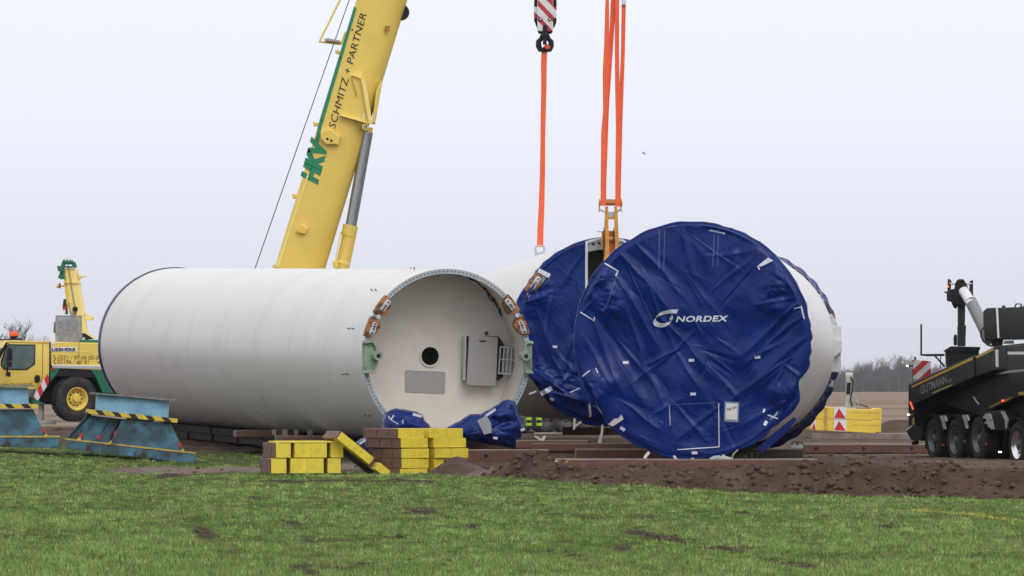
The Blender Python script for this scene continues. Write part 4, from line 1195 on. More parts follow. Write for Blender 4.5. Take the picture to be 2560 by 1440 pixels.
S3, a3 = strip("lifting_sling", "single long orange sling between the striped hook block and a shackle", sl([(178, 262, 30), (174, 330, 32), (173, 500, 29), (170, 640, 28), (168, 760, 26), (166, 950, 29), (160, 1150, 32), (155, 1250, 34), (153, 1345, 34)]), YH, 0.05, "sling", "sling", "orange lifting slings")
strip("sling_eye", None, sl([(180, 262, 24, -.02), (190, 250, 22, -.05), (200, 258, 20, -.05), (204, 266, 16, .0)]), YH - 0.05, 0.10, "sling", None, T=S3)
SH = Thing("shackle", "grey bow shackle pinned to the white skin under the single sling", "shackle", P(1350, 634, YH))
SH.part("bow", MB().tube([SH.px(x, y) for x, y in ((1342, 634), (1338.5, 626), (1338.5, 619), (1342, 614.5), (1350, 613), (1358, 614.5), (1361, 619), (1360, 626), (1357, 632))], 0.03, 8), "galv", smooth=True)
SH.rod("pin", (1336, 636), (1362, 630), 0.03, "galv", 0.0)
# ------------------------------------------------------------------ crumpled tarpaulin heaps
def heap(name, label, outline, Y, depth, seed, amp=0.05):
    """a slumped sheet: outline in pixels, bulging towards the viewer and back, folded all over"""
    c = P(sum(p[0] for p in outline) / len(outline), max(p[1] for p in outline), Y)
    T = Thing(name, label, "tarpaulin", c, group="fallen blue tarpaulins by the open section")
    poly = [Vector((q.x, q.z)) for q in (T.px(x, y) for x, y in outline)]
    # resample the outline
    pts = []
    for a, b in zip(poly, poly[1:] + poly[:1]):
        n = max(1, int((b - a).length / 0.05)); pts += [a.lerp(b, i / n) for i in range(n)]
    n = len(pts); cx = sum((p.x for p in pts)) / n; cz = sum((p.y for p in pts)) / n
    mb = MB(); K = 16
    for side in (-1, 1):
        for i in range(K + 1):
            t = i / K
            for p in pts:
                x, z = cx + (p.x - cx) * t, cz + (p.y - cz) * t
                b = depth * math.sqrt(max(0.0, 1 - t ** 2.2))
                mb.v.append((x, side * b, z))
    V = np.array(mb.v)
    k = 0.25 + 0.75 * np.clip(np.abs(V[:, 1]) / depth, 0, 1)
    d = amp * (1.2 - 2.4 * np.abs(fbm(V[:, 0] * 2.2 + V[:, 2], V[:, 2] * 3.2, seed, 3))) + amp * 0.5 * (1 - 2 * np.abs(fbm(V[:, 0] * 6, V[:, 2] * 6 + V[:, 0] * 2, seed + 4, 3)))
    V[:, 1] += np.sign(V[:, 1] + 1e-9) * d * k
    V[:, 2] += 0.3 * d * (1 - k)
    mb.v = [tuple(p) for p in V]
    for s in range(2):
        o = s * (K + 1) * n
        for i in range(K):
            for j in range(n):
                j2 = (j + 1) % n
                q = (o + i * n + j, o + i * n + j2, o + (i + 1) * n + j2, o + (i + 1) * n + j)
                mb.f.append(q if s == 0 else q[::-1])
    T.sheet = T.part("sheet", mb, "tarp", smooth=True, fix=False, angle=80)
    T.depth = depth
    return T
H1 = heap("tarpaulin_heap", "small blue tarpaulin heap slumped over the bottom rim of the open section", [(955, 1078), (956, 1050), (962, 1036), (975, 1027), (989, 1022), (1010, 1024), (1040, 1031), (1055, 1037), (1062, 1052), (1075, 1066), (1082, 1082)], 120.6, 0.45, 5, 0.07)
for pts, w in (([(971, 1041), (977, 1049), (985, 1038)], 4), ([(1032, 1035), (1054, 1041)], 7), ([(978, 1050), (996, 1060)], 2), ([(1007, 1049), (1007, 1058)], 3)):
    strip("seam_tape", None, [(x, y, w) for x, y in pts], 120.6 - 0.56, 0.01, "tape", None, T=H1, parent=H1.sheet)
H2 = heap("tarpaulin_heap", "large blue tarpaulin heap spilling from the open section to the ground", [(1108, 1084), (1118, 1071), (1150, 1054), (1174, 1039), (1202, 1038), (1232, 1020), (1256, 1006), (1274, 1002), (1286, 1006), (1295, 1026), (1300, 1046), (1309, 1060), (1311, 1074), (1303, 1092), (1296, 1116), (1284, 1125), (1250, 1118), (1215, 1114), (1175, 1108), (1140, 1100)], 120.2, 0.55, 15, 0.10)
strip("silver_patch", None, [(1204, 1045, 26), (1214, 1062, 28), (1220, 1084, 20)], 120.2 - 0.72, 0.01, mat("silver_tape", (0.33, 0.34, 0.36), 0.35), None, T=H2, parent=H2.sheet)
for pts, w in (([(1214, 1040), (1239, 1023)], 6), ([(1302, 1076), (1312, 1072)], 6), ([(1233, 1094), (1244, 1096)], 6)):
    strip("seam_tape", None, [(x, y, w) for x, y in pts], 120.2 - 0.66, 0.01, "tape", None, T=H2, parent=H2.sheet)
H3 = heap("tarpaulin_heap", "scrap of blue tarpaulin with white edge lying behind the leaning timber mat", [(890, 1108), (902, 1098), (932, 1094), (940, 1110), (938, 1140), (918, 1130)], 112.0, 0.25, 25, 0.04)
strip("seam_tape", None, [(899, 1110, 4), (912, 1101, 5), (930, 1097, 3)], 112.0 - 0.32, 0.01, "tape", None, T=H3, parent=H3.sheet)

# ------------------------------------------------------------------ stacked timber outrigger mats (brown ends, yellow sides)
def crane_mat(label, corner, yaw, Y, wf, we, h, notches, marks=3, tilt=None, loc=None, group="yellow and brown outrigger mats", cap=False):
    """corner = pixel of the lower corner between brown end and yellow side; wf side length, we end length (m)"""
    p = P(*corner, Y) if loc is None else loc
    T = Thing("outrigger_mat", label, "outrigger mat", p, yaw=yaw, group=group, rot=tilt)
    # body with notches cut in the yellow side
    xs = [0.0]
    for a, b in notches: xs += [a * wf, b * wf]
    xs.append(wf)
    nd = 0.34
    T.part("mat_body", MB().box(0, wf, nd, we, 0, h), "block_brown", bevel=0.008)
    for i in range(0, len(xs) - 1, 2):
        x0, x1 = xs[i], xs[i + 1]
        k = max(1, round((x1 - x0) / 0.42))
        for j in range(k):          # the side is made of butted planks
            a, b = x0 + (x1 - x0) * j / k, x0 + (x1 - x0) * (j + 1) / k
            T.part("plank", MB().box(a + 0.0015, b - 0.0015, -0.002 * (j % 2), nd + 0.03, 0.004, h - 0.003), "block_yellow", bevel=0.006)
    if cap: T.part("top_board", MB().box(0.06, wf - 0.003, -0.012, we * 0.9, h - 0.002, h + 0.03), "block_yellow", bevel=0.006)
    # brown end boards with dark slots, the corner sprayed over in yellow
    T.part("end_board", MB().box(-0.03, -0.001, 0.02, we, 0.002, h - 0.004), "block_brown", bevel=0.006)
    for j in range(marks):
        y = we * (0.28 + 0.68 * j / max(1, marks - 1)) - 0.05
        T.part("end_slot", MB().box(-0.034, -0.0295, y, y + 0.022, h * 0.25, h * 0.75), "hole")
    return T
GY = 106.0
# pile of five
pile = [(996, 1096, 1.40, 0.0), (1003, 1120, 1.385, 0.5), (1004, 1146, 1.40, -1.0), (1005, 1171, 1.38, 0.6), (1001, 1196, 1.36, -0.4)]
names = ["topmost brown and yellow mat on the five-high pile, pushed out to the side", "second mat down in the five-high pile of yellow-sided mats", "middle mat of the five-high pile of yellow-sided mats",
         "fourth mat down in the five-high pile of yellow-sided mats", "bottom mat of the five-high pile, sunk in the grass beside the mound"]
hM = 25.0 * GY / F
wfm = 163.0 * GY / F / math.cos(rad(30))
for i, (x, y, w, dy) in enumerate(pile):
    crane_mat(names[i], (x, y), 30 + dy * 2, GY, wfm * (1 if i else 0.985), 1.35 if i else 1.38, hM * 0.985, [(0.40, 0.475)] if i == 0 else [(0.41, 0.50)])
# pair on the left
wl_ = 170.0 * GY / F / math.cos(rad(14))
crane_mat("upper mat of the low two-high stack, yellow side with two dark slots", (690, 1145), 14, GY, wl_ * 0.985, 1.15, 38 * GY / F, [(0.22, 0.275), (0.755, 0.81)], 2, cap=True)
crane_mat("lower mat of the low two-high stack, half sunk in the grass", (678, 1184), 12, GY, wl_ * 1.01, 1.15, 38 * GY / F, [(0.22, 0.275), (0.755, 0.81)], 2)
# leaning mat: its yellow side runs down to the right
q0 = P(842, 1097, GY)
lean = Euler((0, rad(38.0), rad(16)), 'XYZ')
crane_mat("brown and yellow mat leaning against the low stack with one end on the grass", None, 0, GY, 186 * GY / F, 1.1, 22 * GY / F, [(0.57, 0.67)], 3, tilt=lean, loc=q0)

# ------------------------------------------------------------------ brown steel mats under the sections
def road_mat(label, x0, x1, ytop, Y, thick, depth, yaw=0.0, holes=(), yellow_end=False, m="mat_brown", top="mat_top"):
    p = P(x0, ytop, Y); L = (x1 - x0) * Y / F
    T = Thing("ground_mat", label, "ground mat", (p.x, p.y, p.z - thick), yaw=yaw, group="brown mats laid under the tower sections")
    T.part("mat_body", MB().box(0, L, 0, depth, 0, thick - 0.012), m, bevel=0.01)
    k = max(1, int(depth / 0.32))
    for i in range(k):
        T.part("deck_board", MB().box(0.005, L - 0.005, depth * i / k + 0.004, depth * (i + 1) / k - 0.004, thick - 0.0115, thick + 0.003 * (i % 2)), top, bevel=0.003)
    for hx in holes:
        q = (hx - x0) * Y / F
        T.part("lifting_hole", MB().lathe([(-0.004, 0.001), (-0.004, 0.042)], 14, q, thick * 0.5), "hole", fix=False)
        T.part("hole_rim", MB().lathe([(-0.006, 0.042), (-0.008, 0.055), (-0.002, 0.06)], 14, q, thick * 0.5), m, fix=False, smooth=True)
    if yellow_end:
        T.part("painted_end", MB().box(-0.012, 0.075, -0.012, depth * 0.5, 0.0, thick - 0.02), "block_yellow", bevel=0.004)
        T.part("painted_patch", MB().box(0.12, 0.22, -0.006, -0.0005, 0.03, thick - 0.02), mat("worn_yellow", (0.40, 0.28, 0.05), 0.6, col2=(0.2, 0.12, 0.06), scale=6))
    return T
road_mat("long brown steel mat with a yellow end under the logo cover", 1390, 2045, 1149, 98.9, 0.27, 1.5, 0.4, (1575, 1881), True)
road_mat("brown mat beside the mat pile with a lifting hole", 1165, 1372, 1125, 109.5, 0.24, 1.2, 0, (1215,))
road_mat("low brown mat with a lifting hole near the foot of the large tarpaulin heap", 1290, 1470, 1101, 117.0, 0.16, 1.2, 0, (1390,))
road_mat("dark muddy mat under the cover with the opening", 1405, 1640, 1069, 131.0, 0.18, 1.2, 0, (), False)
road_mat("muddy timber beam laid between the two covered sections", 1330, 1660, 1108, 115.0, 0.16, 0.6, 0, (), False)
road_mat("wide dark mat half buried beneath the logo cover", 1440, 1700, 1124, 104.5, 0.20, 1.6, 0, ())
road_mat("long brown mat with three lifting holes in front of the counterweights", 2010, 2330, 1111, 128.0, 0.20, 1.5, 0, (2040, 2159, 2279))
road_mat("short dark timber beam poking out beside the loose flap", 1880, 2008, 1123, 112.0, 0.21, 0.7, 0, (), False, mat("wet_timber", (0.035, 0.028, 0.024), 0.7, var=0.2), "mat_top")
bt = Thing("lifting_chain", "rusty lifting shackle lying on the end of the short timber beam", "shackle", P(1993, 1121, 112.2))
bt.part("shackle_block", MB().box(-0.14, 0.12, -0.1, 0.1, 0, 0.07), "post_grey", bevel=0.01)
for dx in (-0.05, 0.06):
    bt.part("shackle_bow", MB().tube([Vector((dx + 0.07 * math.cos(t), 0, 0.05 + 0.09 * math.sin(t))) for t in np.linspace(-0.3, 3.4, 9)], 0.012, 6), "rubber", smooth=True)
road_mat("brown mat under the far half of the open section", 590, 760, 1076, 131.5, 0.16, 1.2, 6, ())
road_mat("thin brown mat under the belly of the open section", 690, 860, 1090, 126.5, 0.14, 1.2, 4, ())
for i, x in enumerate((680, 705, 735, 768)):
    b = Thing("support_block", ["small timber chock under the open section nearest the low stack of mats", "second timber chock from the low stack of mats", "third timber chock from the low stack of mats", "timber chock under the open section closest to the leaning mat"][i], "chock", P(x, 1088, 128.0), group="chocks under the open section")
    b.part("timber", MB().box(0, 0.10 + 0.03 * (i % 2), 0, 0.5, 0, 0.13), "mat_top", bevel=0.008)
M["shade_wood"] = mat("shade_dark_timber", (0.030, 0.022, 0.017), 0.8, var=0.3, vscale=5, spec=0.2)  # near-black colour stands in for deep shade under the sections
def shade_fill(label, T_, x0, x1, y0, y1, R_, h_):  # timbers added only to fill the gaps with darkness
    T = Thing("shade_timbers", label, "shade filler", T_.M @ Vector((0, y0, -R_ - h_)), rot=T_.root.rotation_euler.copy(), group="dark timbers added to shade the gaps under the tower sections")
    k = 9
    for i in range(k):
        a, b = (y1 - y0) * i / k, (y1 - y0) * (i + 1) / k
        for j in range(2):
            z0 = h_ * j / 2
            T.part("timber", MB().box(x0 + 0.05 * ((i * 7 + j * 3) % 4), x1 - 0.04 * ((i * 5 + j) % 3), a + 0.01, b - 0.01, z0 + 0.004, z0 + h_ / 2), "shade_wood", bevel=0.008)
    return T
shade_fill("row of dark timbers added to fill the gap under the open section with shade", TO, -0.75, 0.55, 2.0, 22.0, RO0 + 0.06, 0.34)
shade_fill("row of dark timbers added to darken the gap under the section behind the logo cover", TN, -0.7, 0.8, 1.0, 22.0, RN0 + 0.04, 0.26)
cr = Thing("support_cradle", "steel cradle carrying the far end of the open section", "cradle", P(430, 1085, 143.0), yaw=18)
cr.part("cradle_beam", MB().box(-0.6, 2.6, 0, 0.5, 0, 0.30), "mat_brown", bevel=0.02)
cr2 = Thing("support_cradle", "steel cradle carrying the near end of the open section", "cradle", P(1000, 1106, 122.6), yaw=18)
cr2.part("cradle_beam", MB().box(-0.7, 2.6, 0, 0.5, -0.2, 0.12), "mat_brown", bevel=0.02)
pole = Thing("timber_pole", "pale round timber pole lying behind the large tarpaulin heap", "pole", P(1335, 1084, 119.5))
pole.part("pole", MB().tube([Vector((0, 0, 0)), Vector((0.3, 0.02, 0.005)), Vector((0.62, 0.0, 0))], 0.022, 8), mat("pale_wood", (0.36, 0.29, 0.24), 0.7), smooth=True)
rg = Thing("scrap_strap", "knotted scrap of white strap lying on a brown mat", "strap", P(1350, 1103, 116.9))
strip("strap", None, [(1337, 1090, 3), (1346, 1095, 5), (1351, 1100, 5)], 116.8, 0.02, "tape2", None, T=rg)
strip("strap", None, [(1354, 1101, 6), (1360, 1094, 8), (1363, 1090, 4)], 116.8, 0.02, "tape2", None, T=rg)

# ------------------------------------------------------------------ blue steel stands
YS = 125.0
def zs(pts): return [(x / 2.483, 620 + y / 2.483) for x, y in pts]
ST = Thing("steel_stand", "blue steel adapter stand with hazard flange and red reflectors, tilted on the slope", "steel stand", P(168, 1128, YS), yaw=8, group="blue steel stands")
def sp_(name, z, d0, d1, m, parent=None, bevel=0.0): return ST.plate(name, zs(z), d0, d1, m, parent, bevel)
DP = 0.95
base = sp_("base", [(420, 1190), (1215, 1276), (1213, 1341), (422, 1246)], -0.03, DP, "stand_blue", bevel=0.012)
sp_("base_edge", [(417, 1182), (1218, 1270), (1218, 1279), (417, 1192)], -0.045, DP + 0.01, "stand_edge", base)
sp_("back_plate", [(600, 1046), (1052, 1088), (1108, 1258), (440, 1186)], 0.80, 0.86, "stand_blue")
sp_("flank_plate", [(572, 1040), (762, 1064), (700, 1214), (440, 1182)], 0.42, 0.46, "stand_blue")
fp_ = sp_("web_plate", [(758, 1064), (1060, 1090), (1143, 1262), (682, 1218)], 0.06, 0.11, "stand_blue", bevel=0.006)
sp_("reflector", [(722, 1130), (711, 1138), (706, 1168), (720, 1160)], 0.048, 0.059, "red", fp_)
sp_("reflector", [(1103, 1202), (1118, 1206), (1134, 1240), (1116, 1234)], 0.048, 0.059, "red", fp_)
for z, d, rz in (([(700, 1060), (745, 1064), (668, 1216), (596, 1206)], 0.30, [(614, 1162), (634, 1160), (618, 1186), (602, 1190)]),
                 ([(600, 1048), (690, 1059), (590, 1204), (478, 1190)], 0.34, [(500, 1152), (522, 1150), (506, 1178), (488, 1184)]),
                 ([(545, 1030), (592, 1046), (470, 1190), (416, 1176)], 0.68, None)):
    w_ = sp_("gusset_plate", z, d, d + 0.05, "stand_blue", bevel=0.005)
    sp_("gusset_edge", [z[0], (z[0][0] + 7, z[0][1] + 1), (z[3][0] + 9, z[3][1]), z[3]], d - 0.06, d - 0.001, "stand_blue", w_)
    if rz: sp_("reflector", rz, d - 0.075, d - 0.062, "red", w_)
for z in ([(690, 1192), (700, 1218), (660, 1228), (672, 1210)], [(496, 1170), (506, 1196), (466, 1200), (478, 1186)], [(1136, 1244), (1152, 1268), (1118, 1264)]):
    sp_("weld_foot", z, 0.0, 0.055, "stand_edge", base)
fl_ = sp_("hazard_flange", [(546, 1000), (1103, 1060), (1102, 1086), (545, 1028)], -0.05, DP - 0.15, "hazard", bevel=0.004)
sp_("upper_box", [(606, 906), (1050, 952), (1046, 1056), (600, 1008)], 0.10, DP - 0.25, "stand_light", bevel=0.01)
tp = sp_("top_plate", [(572, 896), (1093, 940), (1093, 951), (572, 907)], -0.02, DP - 0.15, "stand_top", bevel=0.004)
# the second stand
ST2 = bpy.data.objects.new("steel_stand", None); COL.objects.link(ST2)
ST2.location = P(-176, 1120, 124.0); ST2.rotation_euler = (0, rad(-5.9), rad(4))
tag(ST2, "blue steel adapter stand standing level in front of the yellow crane cab", "steel stand", "blue steel stands")
def copy_children(src, dst):
    for ch in list(src.children):
        c = ch.copy(); COL.objects.link(c); c.parent = dst
        copy_children(ch, c)
copy_children(ST.root, ST2)

# ------------------------------------------------------------------ wheels
def wheel(T, c, R, w, m_rim="rim", rim_r=0.52, hub="rim", nuts=10, parent=None, steer=0.0, name="wheel", lugs=0, bright=None):
    """c = local centre of the OUTER face; the wheel lies towards +y"""
    e = bpy.data.objects.new(name, None); COL.objects.link(e)
    e.empty_display_size = 0.2; e.parent = T.root
    e.location = c; e.rotation_euler = (0, 0, rad(steer))
    def add(nm, mb, m, smooth=True, angle=40):
        me = mesh_from(nm, mb.v, mb.f, M[m] if isinstance(m, str) else m, smooth, 0, False, angle)
        return link(nm, me, e)
    rr = R * rim_r
    prof = [(w * 0.10, rr), (w * 0.02, rr * 1.12), (0.0, R * 0.80), (w * 0.05, R * 0.93), (w * 0.12, R * 0.985), (w * 0.3, R), (w * 0.7, R), (w * 0.88, R * 0.985), (w * 0.95, R * 0.93), (w, R * 0.8), (w * 0.98, rr)]
    ty = MB().lathe(prof, 64)
    if lugs:
        for i in range(lugs):
            a = 2 * math.pi * i / lugs
            for y0, y1, da in ((w * 0.06, w * 0.36, 0.0), (w * 0.38, w * 0.62, 0.5), (w * 0.64, w * 0.94, 0.0)):
                t0, t1 = a + da * 2 * math.pi / lugs, a + (da + 0.62) * 2 * math.pi / lugs
                vs = []
                for y in (y0, y1):
                    for t in (t0, t1):
                        for r_ in (R * 0.97, R * 1.012): vs.append((r_ * math.cos(t), y, r_ * math.sin(t)))
                ty.add(vs, [(0, 1, 3, 2), (4, 6, 7, 5), (1, 5, 7, 3), (0, 2, 6, 4), (0, 4, 5, 1), (2, 3, 7, 6)])
    add("tyre", ty, "rubber")
    add("rim", MB().lathe([(w * 0.02, rr * 1.03), (w * 0.02, rr * 0.97), (w * 0.12, rr * 0.90), (w * 0.16, rr * 0.84), (w * 0.34, rr * 0.78), (w * 0.36, rr * 0.60), (w * 0.26, rr * 0.52), (w * 0.24, 0.001)], 48), m_rim)
    add("hub", MB().lathe([(w * 0.25, rr * 0.34), (w * 0.10, rr * 0.32), (w * 0.06, rr * 0.26), (w * 0.05, 0.001)], 32), hub)
    for i in range(nuts):
        a = 2 * math.pi * i / nuts
        x, z = rr * 0.58 * math.cos(a), rr * 0.58 * math.sin(a)
        add("wheel_nut", MB().lathe([(w * 0.22, 0.0001), (w * 0.22, R * 0.032), (w * 0.34, R * 0.032)], 8, x, z), "rubber", False)
    return e

# ------------------------------------------------------------------ the yellow mobile crane behind the open section
YC = 158.0
CR = Thing("mobile_crane", "yellow and green mobile crane with raised boom standing behind the open section", "crane", P(125, 1058, YC), yaw=20)
def zc(pts): return [(x / 5.759, 820 + y / 5.759) for x, y in pts]
cab = CR.plate("cab", [(16, 851), (122, 854), (124.5, 858), (124, 930), (96, 974), (-52, 972), (-52, 925), (-18, 915)], 0.0, 2.3, "yellow", bevel=0.05, smooth=True)
CR.plate("roof_edge", [(18, 850.5), (124, 853.5), (124, 858), (15, 856)], -0.02, 2.28, "yellow", cab, bevel=0.015)
CR.plate("window_frame", zc([(12, 480), (88, 255), (140, 232), (512, 236), (508, 520), (388, 606), (60, 600), (12, 545)]), -0.018, 0.02, "black", cab, bevel=0.006)
CR.plate("window_glass", zc([(28, 485), (102, 272), (150, 252), (496, 254), (492, 508), (378, 590), (72, 584), (28, 538)]), -0.026, -0.018, "glass", cab)
CR.plate("windscreen_pillar", [(15, 856), (20, 857), (0, 897), (-16, 920), (-22, 916)], -0.02, 0.3, "black", cab)
CR.plate("door_seam", zc([(616, 222), (622, 222), (606, 900), (600, 900)]), -0.006, 0.0, "ink", cab)
CR.plate("door_seam", zc([(30, 888), (490, 880), (600, 760), (604, 764), (494, 886), (30, 893)]), -0.006, 0.0, "ink", cab)
CR.plate("door_handle", [(94 + 7.5 * math.cos(t), 947 + 10 * math.sin(t)) for t in np.linspace(0, 2 * math.pi, 16, endpoint=False)], -0.05, 0.0, "black", cab, bevel=0.015, smooth=True)
CR.plate("mirror", zc([(112, 285), (180, 285), (184, 470), (108, 470)]), -0.42, -0.28, "black", cab, bevel=0.03, smooth=True)
CR.plate("mirror", zc([(112, 480), (175, 480), (172, 565), (112, 560)]), -0.42, -0.30, "black", cab, bevel=0.03, smooth=True)
CR.plate("mirror", zc([(92, 632), (156, 632), (156, 705), (96, 695)]), -0.38, -0.26, "black", cab, bevel=0.03, smooth=True)
CR.part("mirror_arm", MB().tube([CR.px(18, 935, -.33), CR.px(19, 905, -.36), CR.px(22, 868, -.36), CR.px(22, 860, -.02)], 0.025, 6), "black", cab, smooth=True)
for x in (30, 38.5):
    CR.part("beacon", MB().tube([CR.px(x, 848, .9), CR.px(x, 840, .9)], 0.05, 10), "black", cab, smooth=True)
    CR.part("beacon_lens", MB().tube([CR.px(x, 840, .9), CR.px(x, 833, .9), CR.px(x, 828, .9)], [0.085, 0.085, 0.055], 12), "beacon", cab, smooth=True)
CR.part("roof_rail", MB().tube([CR.px(-60, 851, .6), CR.px(55, 848, .6)], 0.02, 6), "black", cab)
CR.plate("rear_cab_strip", [(105, 852), (125, 853), (125, 857), (105, 856)], -0.03, 0.0, "yellow", cab)
lettering(CR, "www.hkv-krane.de", (2.5, 963.5), (81, 962), 7.0 / 86.7, -0.008, "ink_brown", cab, shear=0.15)
CR.plate("hazard_strip", zc([(703, 640), (703, 792), (548, 1045), (482, 1005), (520, 905)]), -0.03, 0.02, "red_white_cab", cab)
hood = CR.plate("engine_hood", [(126.5, 854), (345, 860), (345, 920), (128, 912.5)], 0.0, 2.3, "yellow", bevel=0.03)
CR.plate("hood_seam", zc([(1136, 205), (1140, 205), (1140, 540), (1136, 540)]), -0.006, 0.0, "ink", hood)
CR.plate("hood_gap", zc([(716, 190), (726, 190), (726, 640), (712, 640)]), -0.02, 0.5, "black", hood)
CR.plate("hood_step", zc([(1100, 345), (1290, 345), (1340, 378), (1475, 380), (1475, 388), (1335, 386), (1285, 352), (1100, 352)]), -0.012, 0.0, "yellow_pale", hood)
for z in ([(1420, 265), (1440, 265), (1440, 285), (1420, 285)], [(1412, 485), (1452, 485), (1452, 501), (1412, 501)]):
    CR.plate("hood_latch", zc(z), -0.02, 0.0, "black", hood)
CR.plate("name_plate", zc([(732, 272), (1106, 276), (1106, 342), (732, 338)]), -0.010, -0.004, "plate_white", hood)
lettering(CR, "LIEBHERR", (20 + 722 / 5.759 - 16.6, 820 + 331 / 5.759), (1096 / 5.759, 820 + 333 / 5.759), 8.0 / 86.7, -0.014, "ink", hood, bold=0.045, spacing=1.05)
lettering(CR, "0221 / 97 04 00-0", (144, 898), (246.5, 899.5), 10.3 / 86.7, -0.008, "ink_brown", hood, shear=0.2)
lettering(CR, "02196 / 60 91", (143, 909), (222.5, 910.5), 10.0 / 86.7, -0.008, "ink_brown", hood, shear=0.2)
for y in (893, 905):
    CR.part("phone_symbol", MB().tube([CR.px(x_, y + y_, -0.01) for x_, y_ in ((135.5, -5), (135.2, -1), (137, 3), (140, 4.5))], [0.02, 0.011, 0.011, 0.02], 6), "ink_brown", hood)
CR.plate("sticker", zc([(732, 205), (795, 205), (795, 238), (732, 238)]), -0.008, -0.002, "plate_white", hood)
CR.plate("trim_rail", zc([(735, 528), (2000, 552), (2000, 604), (735, 575)]), -0.03, 0.3, "alu", bevel=0.01)
CR.plate("trim_end", zc([(733, 530), (750, 530), (750, 576), (733, 576)]), -0.034, 0.0, "ink")
CR.plate("side_lamp", zc([(736, 578), (792, 580), (790, 600), (738, 598)]), -0.03, 0.05, "red")
ch = CR.plate("chassis", zc([(722, 578), (868, 580), (800, 690), (722, 775)]), 0.0, 2.2, "green", bevel=0.01)
CR.plate("fender_flank", zc([(1310, 596), (2000, 610), (2000, 960), (1480, 935), (1385, 712)]), 0.0, 2.2, "green", ch, bevel=0.01)
CR.plate("fender_seam", zc([(1515, 770), (1520, 770), (1520, 930), (1515, 930)]), -0.006, 0.0, "ink", ch)
CR.plate("wheel_arch", zc([(800, 690), (868, 580), (1310, 596), (1385, 712)]), 0.02, 2.1, "black", ch)
CR.plate("shaded_underbody", zc([(-300, 880), (480, 1005), (545, 1045), (800, 690), (1385, 712), (1480, 935), (2000, 960), (2000, 1100), (600, 1100), (450, 1080), (-300, 1080)]), 0.6, 1.9, "black", ch)  # black slab: carrier underside with its shadow put into the colour
CR.plate("step_edge", zc([(470, 1010), (560, 1050), (640, 1090), (640, 1100), (470, 1075)]), 0.0, 0.6, "green", ch)
wc = CR.px(193.6, 997, -0.05)
WH = wheel(CR, wc, 0.655, 0.46, "yellow", 0.50, "yellow", 10, steer=9.0, lugs=34)
wc2 = CR.px(360, 1003, -0.05); wheel(CR, wc2, 0.655, 0.46, "yellow", 0.50, "yellow", 10, lugs=34)
for px_, d in ((104, 0.9), (480, 0.3)):
    CR.part("outrigger_leg", MB().tube([CR.px(px_, 985, d), CR.px(px_, 1052, d)], 0.075, 12), "galv", smooth=True)
    a = CR.px(px_, 1055, d)
    CR.part("outrigger_pad", MB().lathe([(0, 0.001), (0, 0.3), (0.08, 0.3), (0.08, 0.001)], 20).__class__().box(a.x - .35, a.x + .35, d - .35, d + .35, a.z - .06, a.z + .04), "galv", bevel=0.02)
def z4(pts): return [(100 + x / 5.759, 630 + y / 5.759) for x, y in pts]
deck = CR.plate("deck", z4([(580, 1262), (1500, 1275), (1500, 1320), (580, 1305)]), 0.3, 2.0, "green", bevel=0.01)
# exhaust guard: a cage of perforated sheet, open weave
gd = CR.plate("guard_post", z4([(232, 912), (246, 912), (246, 1296), (232, 1296)]), 0.35, 0.42, "mesh")
CR.plate("guard_post", z4([(590, 912), (605, 912), (605, 1296), (590, 1296)]), 0.35, 0.42, "mesh")
CR.plate("guard_rail", z4([(246, 912), (590, 912), (590, 924), (246, 924)]), 0.355, 0.415, "mesh")
mbw = MB()
p0, p1 = CR.px(*z4([(246, 924)])[0], 0.38), CR.px(*z4([(590, 1296)])[0], 0.38)
nxw, nzw = 26, 28
for i in range(nxw):
    x = p0.x + (p1.x - p0.x) * (i + .5) / nxw; mbw.box(x - .008, x + .008, 0.372, 0.378, p1.z, p0.z)
for i in range(nzw):
    z = p1.z + (p0.z - p1.z) * (i + .5) / nzw; mbw.box(p0.x, p1.x, 0.379, 0.385, z - .008, z + .008)
o = CR.part("guard_mesh", mbw, "mesh", fix=False)
CR.plate("silencer", z4([(262, 990), (560, 960), (575, 1296), (262, 1296)]), 0.55, 1.1, "grey_cyl", bevel=0.06, smooth=True)
CR.part("air_filter", MB().tube([CR.px(*z4([(203, y)])[0], .5) for y in (1292, 1200, 1175, 1165)], [0.085, 0.085, 0.06, 0.03], 14), "plate_white", smooth=True)
CR.part("air_pipe", MB().tube([CR.px(*z4([p])[0], .5) for p in ((220, 1165), (220, 1100), (235, 1040), (280, 1000))], 0.055, 10), "block_brown", smooth=True)
CR.part("exhaust_pipe", MB().tube([CR.px(*z4([p])[0], .7) for p in ((470, 980), (475, 900), (505, 830), (515, 805))], 0.075, 14, caps=False), mat("exhaust_steel", (0.30, 0.25, 0.14), 0.35, 0.7), smooth=True)
ep = CR.px(*z4([(508, 820)])[0], .6)
CR.part("exhaust_mouth", MB().lathe([(.60, 0.001), (.60, 0.075), (0.66, 0.07)], 16, ep.x, ep.z), "hole", fix=False)
for z in ([(590, 1160), (640, 1170), (800, 1250), (700, 1262), (590, 1240)], [(700, 1175), (740, 1200), (760, 1235), (690, 1210)]):
    CR.plate("hose_bundle", z4(z), 0.5, 0.8, "cable", bevel=0.02)
CR.plate("boom_rest_bar", z4([(640, 1165), (670, 1160), (800, 1235), (770, 1250)]), 0.45, 0.5, "yellow_pale")
CR.plate("gauge", z4([(615, 1230), (645, 1230), (645, 1258), (615, 1258)]), 0.42, 0.48, "plate_white")
